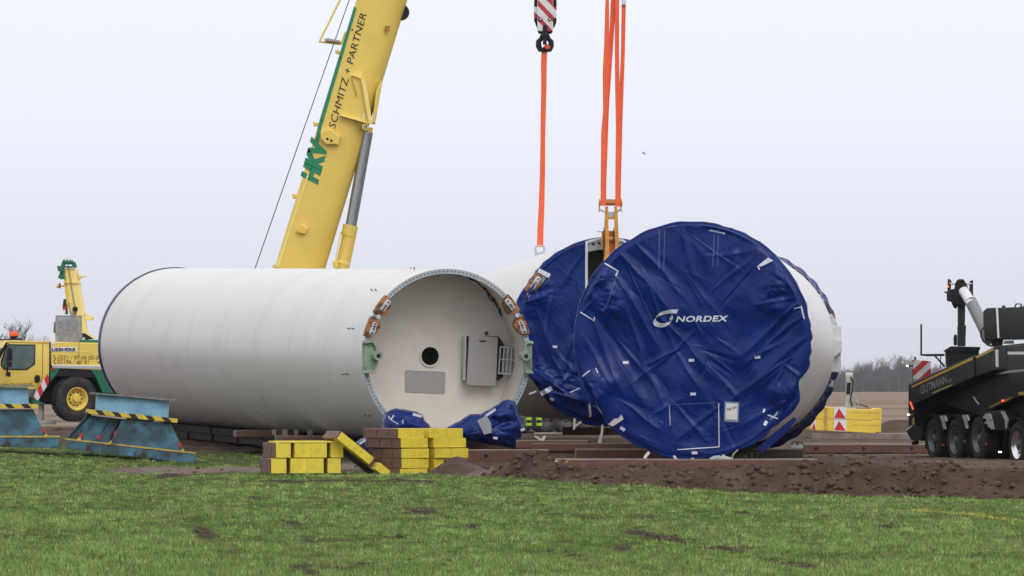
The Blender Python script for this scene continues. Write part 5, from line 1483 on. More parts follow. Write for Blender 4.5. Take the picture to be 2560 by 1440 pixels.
# superstructure, boom, luffing cylinder: turned across the carrier, in their own upright plane
YB = 166.0
class Sub(Thing):
    def __init__(self, T, loc, yaw):
        self.root = T.root
        self.W = Matrix.LocRotScale(Vector(loc), Euler((0, 0, rad(yaw))), None)
        self.M, self.Mi = self.W, self.W.inverted()
        self.o = self.Mi @ Vector((0, 0, CAMZ))
        self.rel = T.Mi @ self.W
    def part(self, name, mb, m, parent=None, smooth=False, bevel=0.0, fix=True, angle=35.0, kind=None):
        mb2 = MB(); mb2.v = [tuple(self.rel @ Vector(p)) for p in mb.v]; mb2.f = mb.f
        return super().part(name, mb2, m, parent, smooth, bevel, fix, angle, kind)
BM = Sub(CR, P(760, 760, YB), 0.0)
BM.plate("superstructure", [(560, 905), (560, 790), (640, 740), (900, 760), (940, 905)], -0.9, 1.9, "yellow", bevel=0.05)
BM.plate("slewing_ring", [(640, 905), (860, 905), (860, 935), (640, 935)], -0.8, 1.8, "black")
# boom: flat top plate to the left, rounded belly to the right
A0, A1 = BM.px(640, 820), BM.px(1160, -880)
ax_ = (A1 - A0).normalized(); side_ = Vector((ax_.z, 0, -ax_.x))
def boom_prof(w, dpt, off=0.0):
    pr = [(0.0, 0.06), (0.03, 0.0), (w * 0.30, -0.01), (w * 0.42, 0.0), (w * 0.66, 0.03), (w * 0.82, 0.10), (w * 0.93, 0.24), (w, dpt * 0.36), (w, dpt * 0.64), (w * 0.93, dpt - 0.24), (w * 0.82, dpt - 0.10), (w * 0.66, dpt - 0.03), (w * 0.42, dpt), (0.03, dpt), (0.0, dpt - 0.06)]
    return [(a + off, b) for a, b in pr]
def boom_seg(name, t0, t1, w, dpt, off, dy, m, parent=None, bev=0.0):
    pr = boom_prof(w, dpt, off)
    vs = []
    for t in (t0, t1):
        c = A0.lerp(A1, t)
        vs += [c + side_ * a + Vector((0, b + dy, 0)) for a, b in pr]
    n = len(pr)
    return BM.part(name, MB().add(vs, [tuple(range(n)), tuple(range(2 * n - 1, n - 1, -1))] + [(i, (i + 1) % n, n + (i + 1) % n, n + i) for i in range(n)]), m, parent, smooth=True, angle=28)
W_B = 119.6 * YB / F
bo = boom_seg("boom", 0.0, 0.66, W_B, 1.25, 0.0, 0.0, "yellow")
boom_seg("boom_head_collar", 0.655, 0.675, W_B + 0.06, 1.31, -0.03, -0.03, "yellow", bo)
boom_seg("inner_boom", 0.60, 1.0, W_B * 0.86, 1.05, W_B * 0.07, 0.1, "yellow", bo)
# top-plate seam ridge and green stripe
def b_pl(pts): return [BM.px(x, y, -0.012) for x, y in pts]
def on_boom(name, pts, m, d0=-0.022, d1=0.03, bevel=0.0):
    return BM.plate(name, pts, d0, d1, m, bo, bevel)
on_boom("edge_ridge", [(690, 668), (697, 668), (774, 430), (770, 430)], "yellow_pale", -0.03, 0.02)
on_boom("stripe", [(885, 16), (892, 21), (804, 318), (798, 352), (788, 352), (796, 310)], "green_bright", -0.014, 0.0)
on_boom("stripe", [(788, 345), (800, 330), (798, 356), (786, 366)], "green_bright", -0.0155, 0.0)
lettering(BM, "SCHMITZ + PARTNER", (837.5, 322), (917, 35), 18.0 / 82.5, -0.020, "ink", bo, shear=0.16, spacing=1.02)
lettering(BM, "HKV", (790, 461), (820, 352), 41.0 / 82.5, -0.016, "green_bright", bo, shear=0.25, bold=0.085, spacing=1.0)
for (x, y) in ((776.5, 422), (780, 386), (881, 74), (851, 144)):
    q = BM.px(x, y, -0.03); BM.part("pin_hole", MB().lathe([(-0.03, 0.001), (-0.03, 0.025), (0.0, 0.025)], 10, q.x, q.z), "ink", bo, fix=False)
for pts in ([(838, 124), (854, 128), (854, 136), (838, 133)], [(782, 304), (803, 309), (803, 315), (783, 315)], [(730, 483), (742, 487), (742, 497), (731, 496)], [(681, 662), (688, 662), (688, 669), (681, 669)]):
    BM.plate("rope_bracket", pts, 0.3, 0.6, "yellow", bo, bevel=0.01)
def z3(pts): return [(620 + x / 3.6, 280 + y / 3.6) for x, y in pts]
def z2(pts): return [(600 + x / 4.235, y / 4.235) for x, y in pts]
lg = on_boom("boom_lug", z3([(650, 175), (735, 150), (800, 200), (840, 215), (812, 300), (780, 290), (700, 292), (655, 240)]), "yellow", -0.16, 0.0, 0.03)
for (x, y) in ((714, 242), (750, 258)):
    q = BM.px(*z3([(x, y)])[0], -0.17); BM.part("lug_hole", MB().lathe([(-0.166, 0.001), (-0.166, 0.04)], 12, q.x, q.z), "ink", lg, fix=False)
on_boom("boom_lug", z3([(440, 1050), (480, 1005), (540, 1045), (515, 1100), (440, 1082)]), "yellow", -0.14, 0.0, 0.03)
gp = on_boom("gusset_plate", z2([(1180, 800), (1290, 775), (1335, 900), (1378, 1310), (1058, 1215), (1245, 1030)]), "yellow", -0.07, 0.02, 0.02)
on_boom("gusset_rib", z2([(1280, 838), (1335, 880), (1400, 1305), (1365, 1312)]), "yellow_pale", -0.22, -0.06, 0.015)
BM.plate("gusset_rib", z2([(1490, 840), (1497, 870), (1425, 1300), (1395, 1305), (1440, 960)]), 0.05, 0.9, "yellow", bo, bevel=0.02)
on_boom("gusset_rib", z2([(1055, 1208), (1380, 1300), (1380, 1315), (1060, 1225)]), "yellow_pale", -0.18, -0.06, 0.01)
on_boom("step", z2([(1175, 795), (1295, 772), (1285, 838)]), "yellow_pale", -0.15, -0.05, 0.01)
on_boom("warning_label", z2([(1303, 1200), (1325, 1200), (1320, 1260), (1300, 1260)]), "plate_white", -0.085, -0.072)
on_boom("hand_mark", z2([(1540, 270), (1590, 278), (1580, 335), (1530, 325)]), mat("scuff_print", (0.30, 0.18, 0.03), 0.6, var=0.4, vscale=20), -0.012, 0.0)
q = BM.px(1003, 31, 0.5); BM.part("rope_sheave", MB().lathe([(0.45, 0.001), (0.45, 0.24), (0.50, 0.25), (0.55, 0.24), (0.55, 0.001)], 32, q.x, q.z), "black", bo, smooth=True, fix=False)
# catwalk hoop on the boom's back
for a, b in (((850, 0), (799, 103)), ((797, 104), (853, 111)), ((853, 111), (863, 80)), ((850, 0), (868, -45))):
    BM.part("hoop_bar", MB().tube([BM.px(*a, 0.4), BM.px(*b, 0.4)], 0.032, 8), "yellow", bo, smooth=True)
BM.plate("hoop_tread", [(810, 98), (818, 95), (850, 101), (850, 105), (812, 101)], 0.2, 0.8, "tread", bo)
# luffing cylinder
def cyl_sec(name, a, b, r, m, parent=None): return BM.part(name, MB().tube([BM.px(*a, 0.45), BM.px(*b, 0.45)], r, 24), m, parent, smooth=True)
bar_ = cyl_sec("cylinder_barrel", (878, 565), (828, 800), 17.5 * YB / F, "yellow")
cyl_sec("barrel_gland", (876.5, 563), (871.5, 590), 19 * YB / F, "yellow", bar_)
cyl_sec("barrel_band", (859, 652), (857.5, 660), 18.5 * YB / F, "yellow_pale", bar_)
cyl_sec("cylinder_rod", (919, 330), (877, 566), 14.0 * YB / F, mat("cylinder_chrome", (0.34, 0.36, 0.39), 0.3, 0.8, var=0.02))
kn = cyl_sec("rod_knuckle", (921, 318), (918, 336), 12 * YB / F, "yellow")
q = BM.px(914, 318, 0.1); BM.part("pivot_pin", MB().lathe([(-0.12, 0.001), (-0.12, 0.10), (1.0, 0.10)], 20, q.x, q.z), "yellow_pale", kn, smooth=True, fix=False)
q = BM.px(914, 318, 0.1); BM.part("pivot_eye", MB().lathe([(-0.15, 0.03), (-0.15, 0.06), (-0.11, 0.06)], 14, q.x, q.z), "grey_cyl", kn, smooth=True, fix=False)
BM.part("hydraulic_pipe", MB().tube([BM.px(853, 579, .2), BM.px(848, 600, .2), BM.px(838, 655, .2)], 0.022, 8), "yellow_pale", bar_, smooth=True)
BM.plate("valve_block", [(830, 653), (846, 652), (846, 670), (834, 671)], 0.1, 0.4, "yellow", bar_, bevel=0.02)
BM.part("hoist_rope", MB().tube([BM.px(560, 893, .6), BM.px(638, 670, .6), BM.px(755, 335, .6), BM.px(873, 0, .6), BM.px(1180, -880, .6)], 0.014, 6), "cable", smooth=True)

# ------------------------------------------------------------------ a second crane farther back, its boom pointing this way
YD = 205.0
C2 = Thing("mobile_crane", "distant yellow crane with low boom and green boom head above the exhaust guard", "crane", P(190, 1015, YD))
b2 = C2.plate("boom", z4([(350, 235), (515, 235), (550, 442), (672, 1168), (740, 1500), (560, 1500), (440, 900), (385, 450)]), 0.0, 1.2, "yellow_pale", bevel=0.03)
C2.plate("boom_flank", z4([(330, 245), (350, 235), (385, 450), (445, 905), (430, 900), (360, 600)]), 0.05, 1.2, "yellow", b2)
C2.plate("boom_collar", z4([(335, 430), (555, 438), (556, 456), (380, 452)]), -0.05, 1.3, "yellow", b2)
C2.rod("hoist_rope", z4([(392, 110)])[0], z4([(520, 900)])[0], 0.02, "grey_cyl", -0.05, b2)
hd2 = C2.plate("boom_head", z4([(325, 200), (510, 205), (505, 222), (325, 222)]), -0.1, 0.6, "green")
for a, b in (((345, 150), (325, 225)), ((345, 150), (480, 150)), ((480, 150), (505, 215)), ((325, 145), (350, 145)), ((330, 260), (285, 385)), ((318, 300), (330, 390))):
    C2.rod("head_bar", z4([a])[0], z4([b])[0], 0.085, "green", 0.0, hd2, n=8)
for x in (348, 395, 437):
    C2.rod("antenna", z4([(x, 150)])[0], z4([(x, 95)])[0], 0.018, "grey_cyl", 0.0, hd2, n=6)
C2.plate("platform", z4([(245, 195), (330, 205), (330, 282), (255, 275)]), -0.1, 0.5, "green", hd2, bevel=0.02)
C2.plate("head_outrigger", z4([(540, 300), (565, 350), (600, 345), (695, 350), (600, 368), (560, 400), (545, 390)]), 0.2, 0.4, "yellow", b2, bevel=0.01)
C2.plate("side_arm", z4([(618, 870), (660, 885), (770, 940), (765, 960), (740, 985), (620, 975), (640, 940), (720, 950), (640, 905)]), 0.2, 0.5, "yellow_pale", b2, bevel=0.01)
dr = C2.rod("rope_drum", z4([(240, 485)])[0], z4([(285, 485)])[0], 0.085, "yellow", 0.1, n=18)
C2.rod("drum_disc", z4([(277, 485)])[0], z4([(294, 485)])[0], 0.10, "ink", 0.1, dr, n=18)
C2.rod("drum_axle", z4([(294, 485)])[0], z4([(350, 490)])[0], 0.04, "yellow", 0.1, dr)
hb2 = C2.plate("hook_block", z4([(338, 680), (370, 675), (385, 780), (395, 900), (350, 890), (322, 800)]), -0.3, 0.1, "ink", b2, bevel=0.02)
C2.plate("block_stripe", z4([(325, 785), (378, 780), (382, 815), (330, 825)]), -0.32, -0.3, "red", hb2)
C2.plate("block_stripe", z4([(340, 830), (365, 828), (368, 880), (345, 885)]), -0.32, -0.3, "plate_white", hb2)
C2.plate("block_fitting", z4([(355, 690), (400, 700), (405, 740), (380, 790), (360, 740)]), -0.2, 0.1, "yellow", b2, bevel=0.02)
C2.plate("carrier", z4([(330, 1480), (1100, 1480), (1100, 2050), (330, 2050)]), -0.5, 2.0, "yellow", bevel=0.05)

# ------------------------------------------------------------------ black heavy-haul trailer on the right
YT = 119.0
def zt(pts): return [(2260 + x / 4.235, 840 + y / 4.235) for x, y in pts]
def zu(pts): return [(2240 + x / 6.547, 680 + y / 6.547) for x, y in pts]
tdir = math.degrees(math.atan2(-0.96, 0.28))
TR = Thing("haulage_trailer", "black heavy haulage trailer with yellow-striped gooseneck and four visible wheels", "trailer", P(2443, 1152, YT), yaw=tdir)
gn = TR.plate("gooseneck_beam", zt([(48, 512), (725, 208), (735, 215), (742, 432), (105, 722)]), 0.0, 0.35, "black_paint", bevel=0.015)
gn2 = TR.plate("gooseneck_beam", zt([(752, 218), (958, 108), (1400, 60), (1400, 330), (960, 362), (752, 432)]), 0.03, 0.38, "black_paint", bevel=0.015)
for z in ([(80, 530), (725, 222), (725, 250), (85, 548)],):
    TR.plate("yellow_stripe", zt(z), -0.006, 0.0, "stand_edge_y" if "stand_edge_y" in M else mat("stripe_yellow", (0.55, 0.33, 0.03), 0.45), gn)
TR.plate("yellow_stripe", zt([(762, 214), (948, 122), (948, 150), (762, 242)]), 0.024, 0.03, mat("stripe_yellow", (0.55, 0.33, 0.03), 0.45), gn2)
TR.plate("yellow_stripe", zt([(300, 598), (500, 512), (505, 524), (305, 610)]), -0.006, 0.0, mat("lettering_yellow", (0.45, 0.42, 0.04), 0.45), gn)
M["print_grey"] = mat("grey_print", (0.24, 0.25, 0.26), 0.5, var=0.15)
lettering(TR, "GUTMANN", (2260 + 178 / 4.235, 840 + 615 / 4.235), (2260 + 455 / 4.235, 840 + 497 / 4.235), 0.19, -0.008, "print_grey", gn, bold=0.02, shear=0.0)
lettering(TR, ".eu", (2260 + 462 / 4.235, 840 + 500 / 4.235), (2260 + 508 / 4.235, 840 + 480 / 4.235), 0.12, -0.008, "print_grey", gn, bold=0.01)
lettering(TR, "SCHWERLAST", (2260 + 190 / 4.235, 840 + 648 / 4.235), (2260 + 300 / 4.235, 840 + 602 / 4.235), 0.035, -0.008, "print_grey", gn) if False else None
tl = TR.plate("tail_panel", zt([(45, 515), (105, 722), (110, 1060), (95, 1105), (60, 1090), (45, 960)]), 0.0, 2.4, "black_paint", bevel=0.02)
for i in range(4):
    q = TR.px(2260 + (62 + i * 8) / 4.235, 840 + (705 + i * 21) / 4.235, -0.02)
    TR.part("tail_lamp", MB().lathe([(-0.012, 0.001), (-0.012, 0.022), (0.0, 0.022)], 10, q.x, q.z), "lamp_red", tl, fix=False)
for (x, y) in ((30, 832), (150, 1068), (995, 1228)):
    q = TR.px(2260 + x / 4.235, 840 + y / 4.235, -0.05)
    TR.part("marker_lamp", MB().box(q.x - .04, q.x + .04, -0.03, 0.02, q.z - .016, q.z + .016), "lamp_warm", tl)
for (x, y) in ((402, 1153), (627, 1115), (852, 1140)):
    q = TR.px(2260 + x / 4.235, 840 + y / 4.235, -0.03)
    TR.part("side_lamp", MB().box(q.x - .03, q.x + .03, -0.012, 0.02, q.z - .025, q.z + .025), "lamp_orange", tl)
q = TR.px(2260 + 1037 / 4.235, 840 + 685 / 4.235, 0.05)
TR.part("side_lamp", MB().box(q.x - .03, q.x + .03, 0.05, 0.08, q.z - .018, q.z + .018), "lamp_red", tl)
TR.plate("tail_fitting", zt([(18, 1000), (80, 945), (130, 960), (180, 1040), (175, 1110), (60, 1080)]), -0.05, 0.3, "black", tl, bevel=0.02)
TR.plate("tail_fitting", zt([(78, 1120), (110, 1105), (110, 1145), (85, 1152)]), -0.05, 0.05, "black", tl)
TR.plate("white_edge", zt([(20, 990), (75, 948), (82, 955), (28, 1004)]), -0.06, -0.04, "plate_white", tl)
TR.plate("yellow_mark", zt([(90, 868), (106, 868), (106, 940), (90, 940)]), -0.008, 0.0, "stand_edge", tl)
UP = Sub(TR, P(2440, 900, 122.0), -4.0)
wb = UP.plate("warning_board", zt([(92, 253), (285, 266), (282, 440), (95, 458)]), 1.5, 1.53, "red_white", bevel=0.003)
UP.plate("board_frame", zt([(88, 248), (92, 250), (96, 500), (90, 500)]), 1.48, 1.56, "black", wb)
UP.rod("board_lamp", (2260 + 118 / 4.235, 840 + 252 / 4.235), (2260 + 118 / 4.235, 840 + 220 / 4.235), 0.022, "black", 1.5, wb)
UP.rod("lamp_arm", (2260 + 48 / 4.235, 840 + 317 / 4.235), (2260 + 92 / 4.235, 840 + 317 / 4.235), 0.022, "black", 1.5, wb)
UP.rod("board_light", (2260 + 22 / 4.235, 840 + 315 / 4.235), (2260 + 48 / 4.235, 840 + 316 / 4.235), 0.02, "lamp_warm", 1.5, wb)
fr = UP.plate("load_stop", zt([(172, -125), (192, -125), (192, 190), (430, 188), (430, 212), (250, 216), (172, 208)]), 0.9, 1.0, "grey_paint", bevel=0.008)
UP.plate("stop_brace", zt([(310, 205), (335, 205), (440, 318), (425, 330)]), 0.92, 0.98, "grey_paint", fr)
UP.plate("stop_brace", zt([(383, 205), (393, 205), (393, 345), (383, 345)]), 0.92, 0.98, "grey_paint", fr)
hp = UP.plate("hopper", zt([(438, 165), (795, 165), (792, 330), (448, 330)]), 0.3, 1.4, "black_paint", bevel=0.01)
UP.plate("hopper_rim", zt([(420, 155), (495, 108), (808, 116), (806, 140), (790, 168), (440, 168)]), 0.25, 1.5, "black_paint", hp, bevel=0.01)
def tcyl(name, a, b, r, m, d, parent=None, n=20, d1=None): return UP.part(name, MB().tube([UP.px(*a, d), UP.px(*b, d if d1 is None else d1)], r, n), m, parent, smooth=True)
ps = UP.plate("support_post", zu([(1010, 540), (1135, 540), (1130, 870), (1010, 870)]), 0.45, 0.65, "grey_paint", bevel=0.03)
UP.plate("post_sleeve", zu([(1005, 868), (1148, 868), (1140, 1090), (1140, 1215), (1005, 1215), (1005, 1090)]), 0.42, 0.68, "grey_paint", ps, bevel=0.02)
UP.plate("post_valve", zu([(940, 1080), (960, 1010), (1000, 1040), (1000, 1200), (945, 1200)]), 0.45, 0.6, "black", ps, bevel=0.02)
hd3 = UP.plate("coupling_head", zu([(840, 300), (960, 270), (965, 190), (1000, 130), (1030, 115), (1110, 118), (1150, 190), (1200, 300), (1262, 330), (1268, 410), (1130, 560), (1010, 570), (985, 540), (920, 490), (835, 470), (830, 380)]), 0.35, 0.75, "black_paint", bevel=0.02)
UP.plate("head_ear", zu([(848, 112), (880, 118), (912, 150), (905, 180), (895, 310), (840, 310)]), 0.38, 0.46, "black_paint", hd3, bevel=0.008)
UP.plate("head_ear", zu([(1205, 150), (1262, 128), (1262, 340), (1200, 330)]), 0.45, 0.55, "black_paint", hd3, bevel=0.008)
tcyl("head_roller", zu([(875, 188)])[0], zu([(1000, 188)])[0], 0.025, "alu", 0.40, hd3)
tcyl("head_roller", zu([(1150, 190)])[0], zu([(1240, 193)])[0], 0.022, "alu", 0.46, hd3)
UP.plate("head_hook", zu([(788, 318), (830, 320), (850, 360), (800, 345)]), 0.4, 0.5, "black", hd3)
UP.plate("head_bracket", zu([(905, 490), (1000, 500), (1000, 590), (985, 600), (945, 585)]), 0.45, 0.6, "black", hd3, bevel=0.01)
q = UP.px(*zu([(853, 238)])[0], 0.37)
UP.part("head_lamp", MB().lathe([(0.36, 0.001), (0.36, 0.02), (0.39, 0.02)], 10, q.x, q.z), "lamp_red", hd3, fix=False)
tcyl("cylinder_rod", zu([(1105, 310)])[0], zu([(1240, 530)])[0], 0.115, mat("bright_rod", (0.72, 0.72, 0.73), 0.28, 0.55), 0.2, d1=-0.2)
tcyl("cylinder_sleeve", zu([(1222, 475)])[0], zu([(1540, 1120)])[0], 0.135, "grey_cyl", -0.1, d1=-0.8)
tk = UP.plate("fuel_tank", zu([(1435, 640), (1470, 600), (1510, 587), (2500, 560), (2500, 1095), (1500, 1110), (1460, 1085), (1445, 1000)]), -2.5, -1.4, "tank", bevel=0.05, smooth=True)
UP.plate("tank_strap", zu([(1635, 580), (1668, 580), (1692, 1080), (1662, 1082)]), -2.52, -2.495, "plate_white", tk)
UP.rod("tank_cap", zu([(1762, 595)])[0], zu([(1762, 550)])[0], 0.04, "black", -2.0, tk)
for z in ([(1930, 585), (1960, 515), (1985, 515), (1955, 585)], [(1955, 515), (2050, 515), (2050, 530), (1955, 530)], [(2020, 585), (2050, 515), (2065, 530), (2045, 585)], [(2045, 560), (2300, 545), (2300, 585), (2045, 585)]):
    UP.plate("tank_handle", zu(z), -2.2, -2.05, "black", tk)
UP.part("hose", MB().tube([UP.px(*zu([p])[0], -2.55) for p in ((1450, 900), (1400, 950), (1390, 1040), (1430, 1130), (1500, 1190), (1570, 1215))], 0.025, 8), "cable", smooth=True)
UP.plate("tank_bracket", zu([(1560, 1110), (1760, 1100), (1740, 1220), (1580, 1220)]), -2.3, -1.6, "black", tk)
UP.plate("tank_bracket", zu([(1775, 1125), (1930, 1120), (1930, 1175), (1760, 1175)]), -2.4, -2.0, "grey_cyl", tk)
bd = TR.plate("side_frame", zt([(965, 110), (1090, 108), (1092, 345), (968, 345)]), -0.02, 0.03, "black_paint", gn2)
TR.plate("white_tape", zt([(965, 145), (995, 145), (997, 330), (970, 325)]), -0.03, -0.021, "plate_white", bd)
TR.plate("side_panel", zt([(1092, 105), (1500, 90), (1500, 350), (1095, 352)]), -0.04, 0.02, "grey_paint", gn2, bevel=0.01)
TR.plate("white_tape", zt([(1098, 166), (1500, 166), (1500, 196), (1098, 196)]), -0.05, -0.041, "plate_white", bd)
TR.plate("lower_panel", zt([(1105, 385), (1500, 385), (1500, 495), (1115, 495)]), -0.02, 0.3, "black_paint", gn2, bevel=0.01)
TR.plate("chassis", zt([(105, 722), (742, 432), (1500, 350), (1500, 1000), (700, 800), (420, 720)]), 0.30, 2.0, "black_paint")
TR.plate("lower_beam", zt([(860, 760), (1200, 600), (1500, 580), (1500, 640), (1210, 640), (870, 800)]), 0.1, 0.35, "black_paint")
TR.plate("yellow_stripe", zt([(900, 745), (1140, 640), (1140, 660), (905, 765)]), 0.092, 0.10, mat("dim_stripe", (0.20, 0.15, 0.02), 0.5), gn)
TR.plate("yellow_stripe", zt([(1210, 592), (1500, 580), (1500, 612), (1212, 626)]), 0.085, 0.0995, mat("stripe_yellow_low", (0.50, 0.30, 0.03), 0.5), gn)
TR.rod("strut_rod", (2260 + 735 / 4.235, 840 + 645 / 4.235), (2260 + 795 / 4.235, 840 + 725 / 4.235), 0.02, "alu", 0.25)
TR.plate("axle_beam", zt([(230, 800), (1100, 780), (1500, 900), (1500, 1240), (220, 1190)]), 0.6, 1.6, "black")
for i, (x, y, R_) in enumerate(((300, 1092, .485), (530, 1108, .495), (775, 1088, .50), (1190, 1152, .515))):
    c = TR.px(2260 + x / 4.235, 840 + y / 4.235, 0.0)
    gz_ = R_ 
    wheel(TR, (c.x, 0.0, c.z), R_, 0.36, "chrome" if i == 3 else "rim", 0.60, "rim", 10)
    wheel(TR, (c.x, 0.42, c.z), R_, 0.36, "rim", 0.60, "rim", 0)
    # mudguard
    prof = [(-0.04, R_ + 0.05), (0.42, R_ + 0.05), (0.42, R_ + 0.075), (-0.04, R_ + 0.075)]
    fd = TR.part("mudguard", MB().lathe(prof, 20, c.x, c.z, closed=True, a0=rad(15), a1=rad(165)), "black", smooth=True, angle=30)
    if i < 3:
        for k, (zx, zy) in enumerate(((375, 845), (610, 838), (850, 825))[i:i + 1]):
            TR.plate("mudguard_bracket", zt([(zx, zy), (zx + 55, zy - 5), (zx + 75, zy + 55), (zx + 50, zy + 65), (zx + 60, zy + 140), (zx + 40, zy + 140), (zx + 22, zy + 60)]), -0.075, -0.045, "galv", fd)
TR.plate("mudguard_box", zt([(830, 800), (1040, 785), (1095, 880), (1110, 1010), (900, 990), (870, 880)]), -0.03, 0.42, "black", bevel=0.03)
TR.plate("mudguard_bracket", zt([(835, 855), (885, 818), (905, 870), (930, 885), (952, 985), (915, 988), (900, 930), (855, 930), (850, 910), (890, 905), (880, 875), (840, 873)]), -0.05, -0.032, "galv")
TR.plate("mudguard_bracket", zt([(1020, 800), (1055, 795), (1095, 870), (1100, 890), (1085, 980), (1072, 975), (1065, 890)]), -0.05, -0.032, "galv")

# ------------------------------------------------------------------ counterweights and the post behind them
YW = 150.0
def zw(pts): return [(1940 + x / 3.0, 640 + y / 3.0) for x, y in pts]
W1 = Thing("counterweight", "lower yellow counterweight slab resting on the ground with red triangle plate", "counterweight", P(2120, 1083, YW), group="yellow counterweight slabs")
W1.plate("slab", zw([(250, 1225), (530, 1228), (720, 1240), (725, 1228), (790, 1232), (788, 1322), (750, 1322), (745, 1330), (525, 1318), (255, 1305)]), 0.0, 1.3, "cw_yellow", bevel=0.02)
W2 = Thing("counterweight", "upper yellow counterweight slab stacked on another, with red triangle plate", "counterweight", P(2120, 1049, YW), group="yellow counterweight slabs")
W2.plate("slab", zw([(250, 1130), (390, 1130), (530, 1145), (735, 1150), (742, 1142), (794, 1142), (794, 1230), (728, 1226), (720, 1238), (530, 1226), (250, 1222)]), 0.0, 1.3, "cw_yellow", bevel=0.02)
for T_, y0, y1 in ((W2, 1131, 1221), (W1, 1225, 1314)):
    pl = T_.plate("warning_plate", zw([(437, y0), (527, y0 + 2), (525, y1 + 2), (432, y1 - 2)]), -0.03, -0.001, "plate_white")
    T_.plate("triangle", zw([(472, y0 + 10), (523, y1 - 3), (437, y1 - 7)]), -0.036, -0.03, "red", pl)
    T_.plate("lifting_pocket", zw([(360, y0 + 4), (385, y0 + 4), (388, y1 - 8), (365, y1 - 8)]), -0.02, -0.001, "stand_edge")
    T_.plate("scratch_line", zw([(580, y0 + 40), (790, y0 + 46), (790, y0 + 49), (580, y0 + 43)]), -0.004, 0.0, "stand_edge")
pl = W1.plate("warning_plate", zw([(268, 1240), (300, 1242), (298, 1300), (265, 1296)]), -0.03, -0.001, "plate_white")
W1.plate("triangle", zw([(285, 1246), (297, 1298), (270, 1296)]), -0.036, -0.03, "red", pl)
HP = Thing("hydraulic_post", "grey upright hydraulic post with hanging hoses standing behind the counterweights", "post", P(2122, 1030, 152.5))
po = HP.plate("post", zw([(528, 905), (575, 905), (562, 1040), (556, 1145), (520, 1140), (528, 1040)]), 0.0, 0.35, "post_grey", bevel=0.015)
HP.plate("front_cover", zw([(532, 950), (562, 950), (554, 1036), (527, 1036)]), -0.02, -0.001, "black", po)
HP.rod("head_pin", zw([(522, 900)])[0], zw([(575, 900)])[0], 0.10, "post_grey", 0.1, po, n=14)
HP.part("hose", MB().tube([HP.px(*zw([p])[0], -0.05) for p in ((560, 905), (578, 950), (570, 1010), (560, 1080), (570, 1130))], 0.022, 6), "cable", po, smooth=True)
HP.part("hose", MB().tube([HP.px(*zw([p])[0], -0.05) for p in ((560, 1060), (585, 1042), (605, 1070), (618, 1120))], 0.018, 6), "post_grey", po, smooth=True)
HP.part("hose", MB().tube([HP.px(*zw([p])[0], -0.05) for p in ((600, 1110), (640, 1118), (692, 1133))], 0.016, 6), "cable", po, smooth=True)
HP.plate("foot", zw([(500, 1138), (600, 1138), (600, 1200), (500, 1200)]), -0.1, 0.5, "post_grey", po)
db = Thing("ground_mat", "grey concrete slab under the yellow counterweights", "ground mat", P(2030, 1092, 149.6), group="brown mats laid under the tower sections")
db.part("slab", MB().box(0, 3.2, 0, 2.0, -0.1, 0.09), "mat_top", bevel=0.01)

# ------------------------------------------------------------------ truck and worker seen under the hanging section
YK = 160.0
TK = Thing("lorry", "dark lorry trailer seen under the hanging tower section, wheels in a row", "lorry", P(1360, 1077, YK), yaw=12)
TK.plate("flatbed", [(1200, 925), (1560, 935), (1560, 1005), (1200, 1000)], 0.1, 2.4, "black", bevel=0.02)
TK.plate("chassis_rail", [(1230, 1000), (1550, 1005), (1550, 1042), (1230, 1040)], 0.4, 1.9, "black")
for x in (1302, 1363, 1417, 1470):
    c = TK.px(x, 1041, 0.0); wheel(TK, (c.x, 0.0, c.z), 0.50, 0.36, "rim", 0.58, "rim", 8, steer=-38 if False else 0)
TK.plate("lime_marker", [(1376, 1031), (1391, 1032), (1391, 1041), (1377, 1040)], -0.05, 0.05, "hivis")

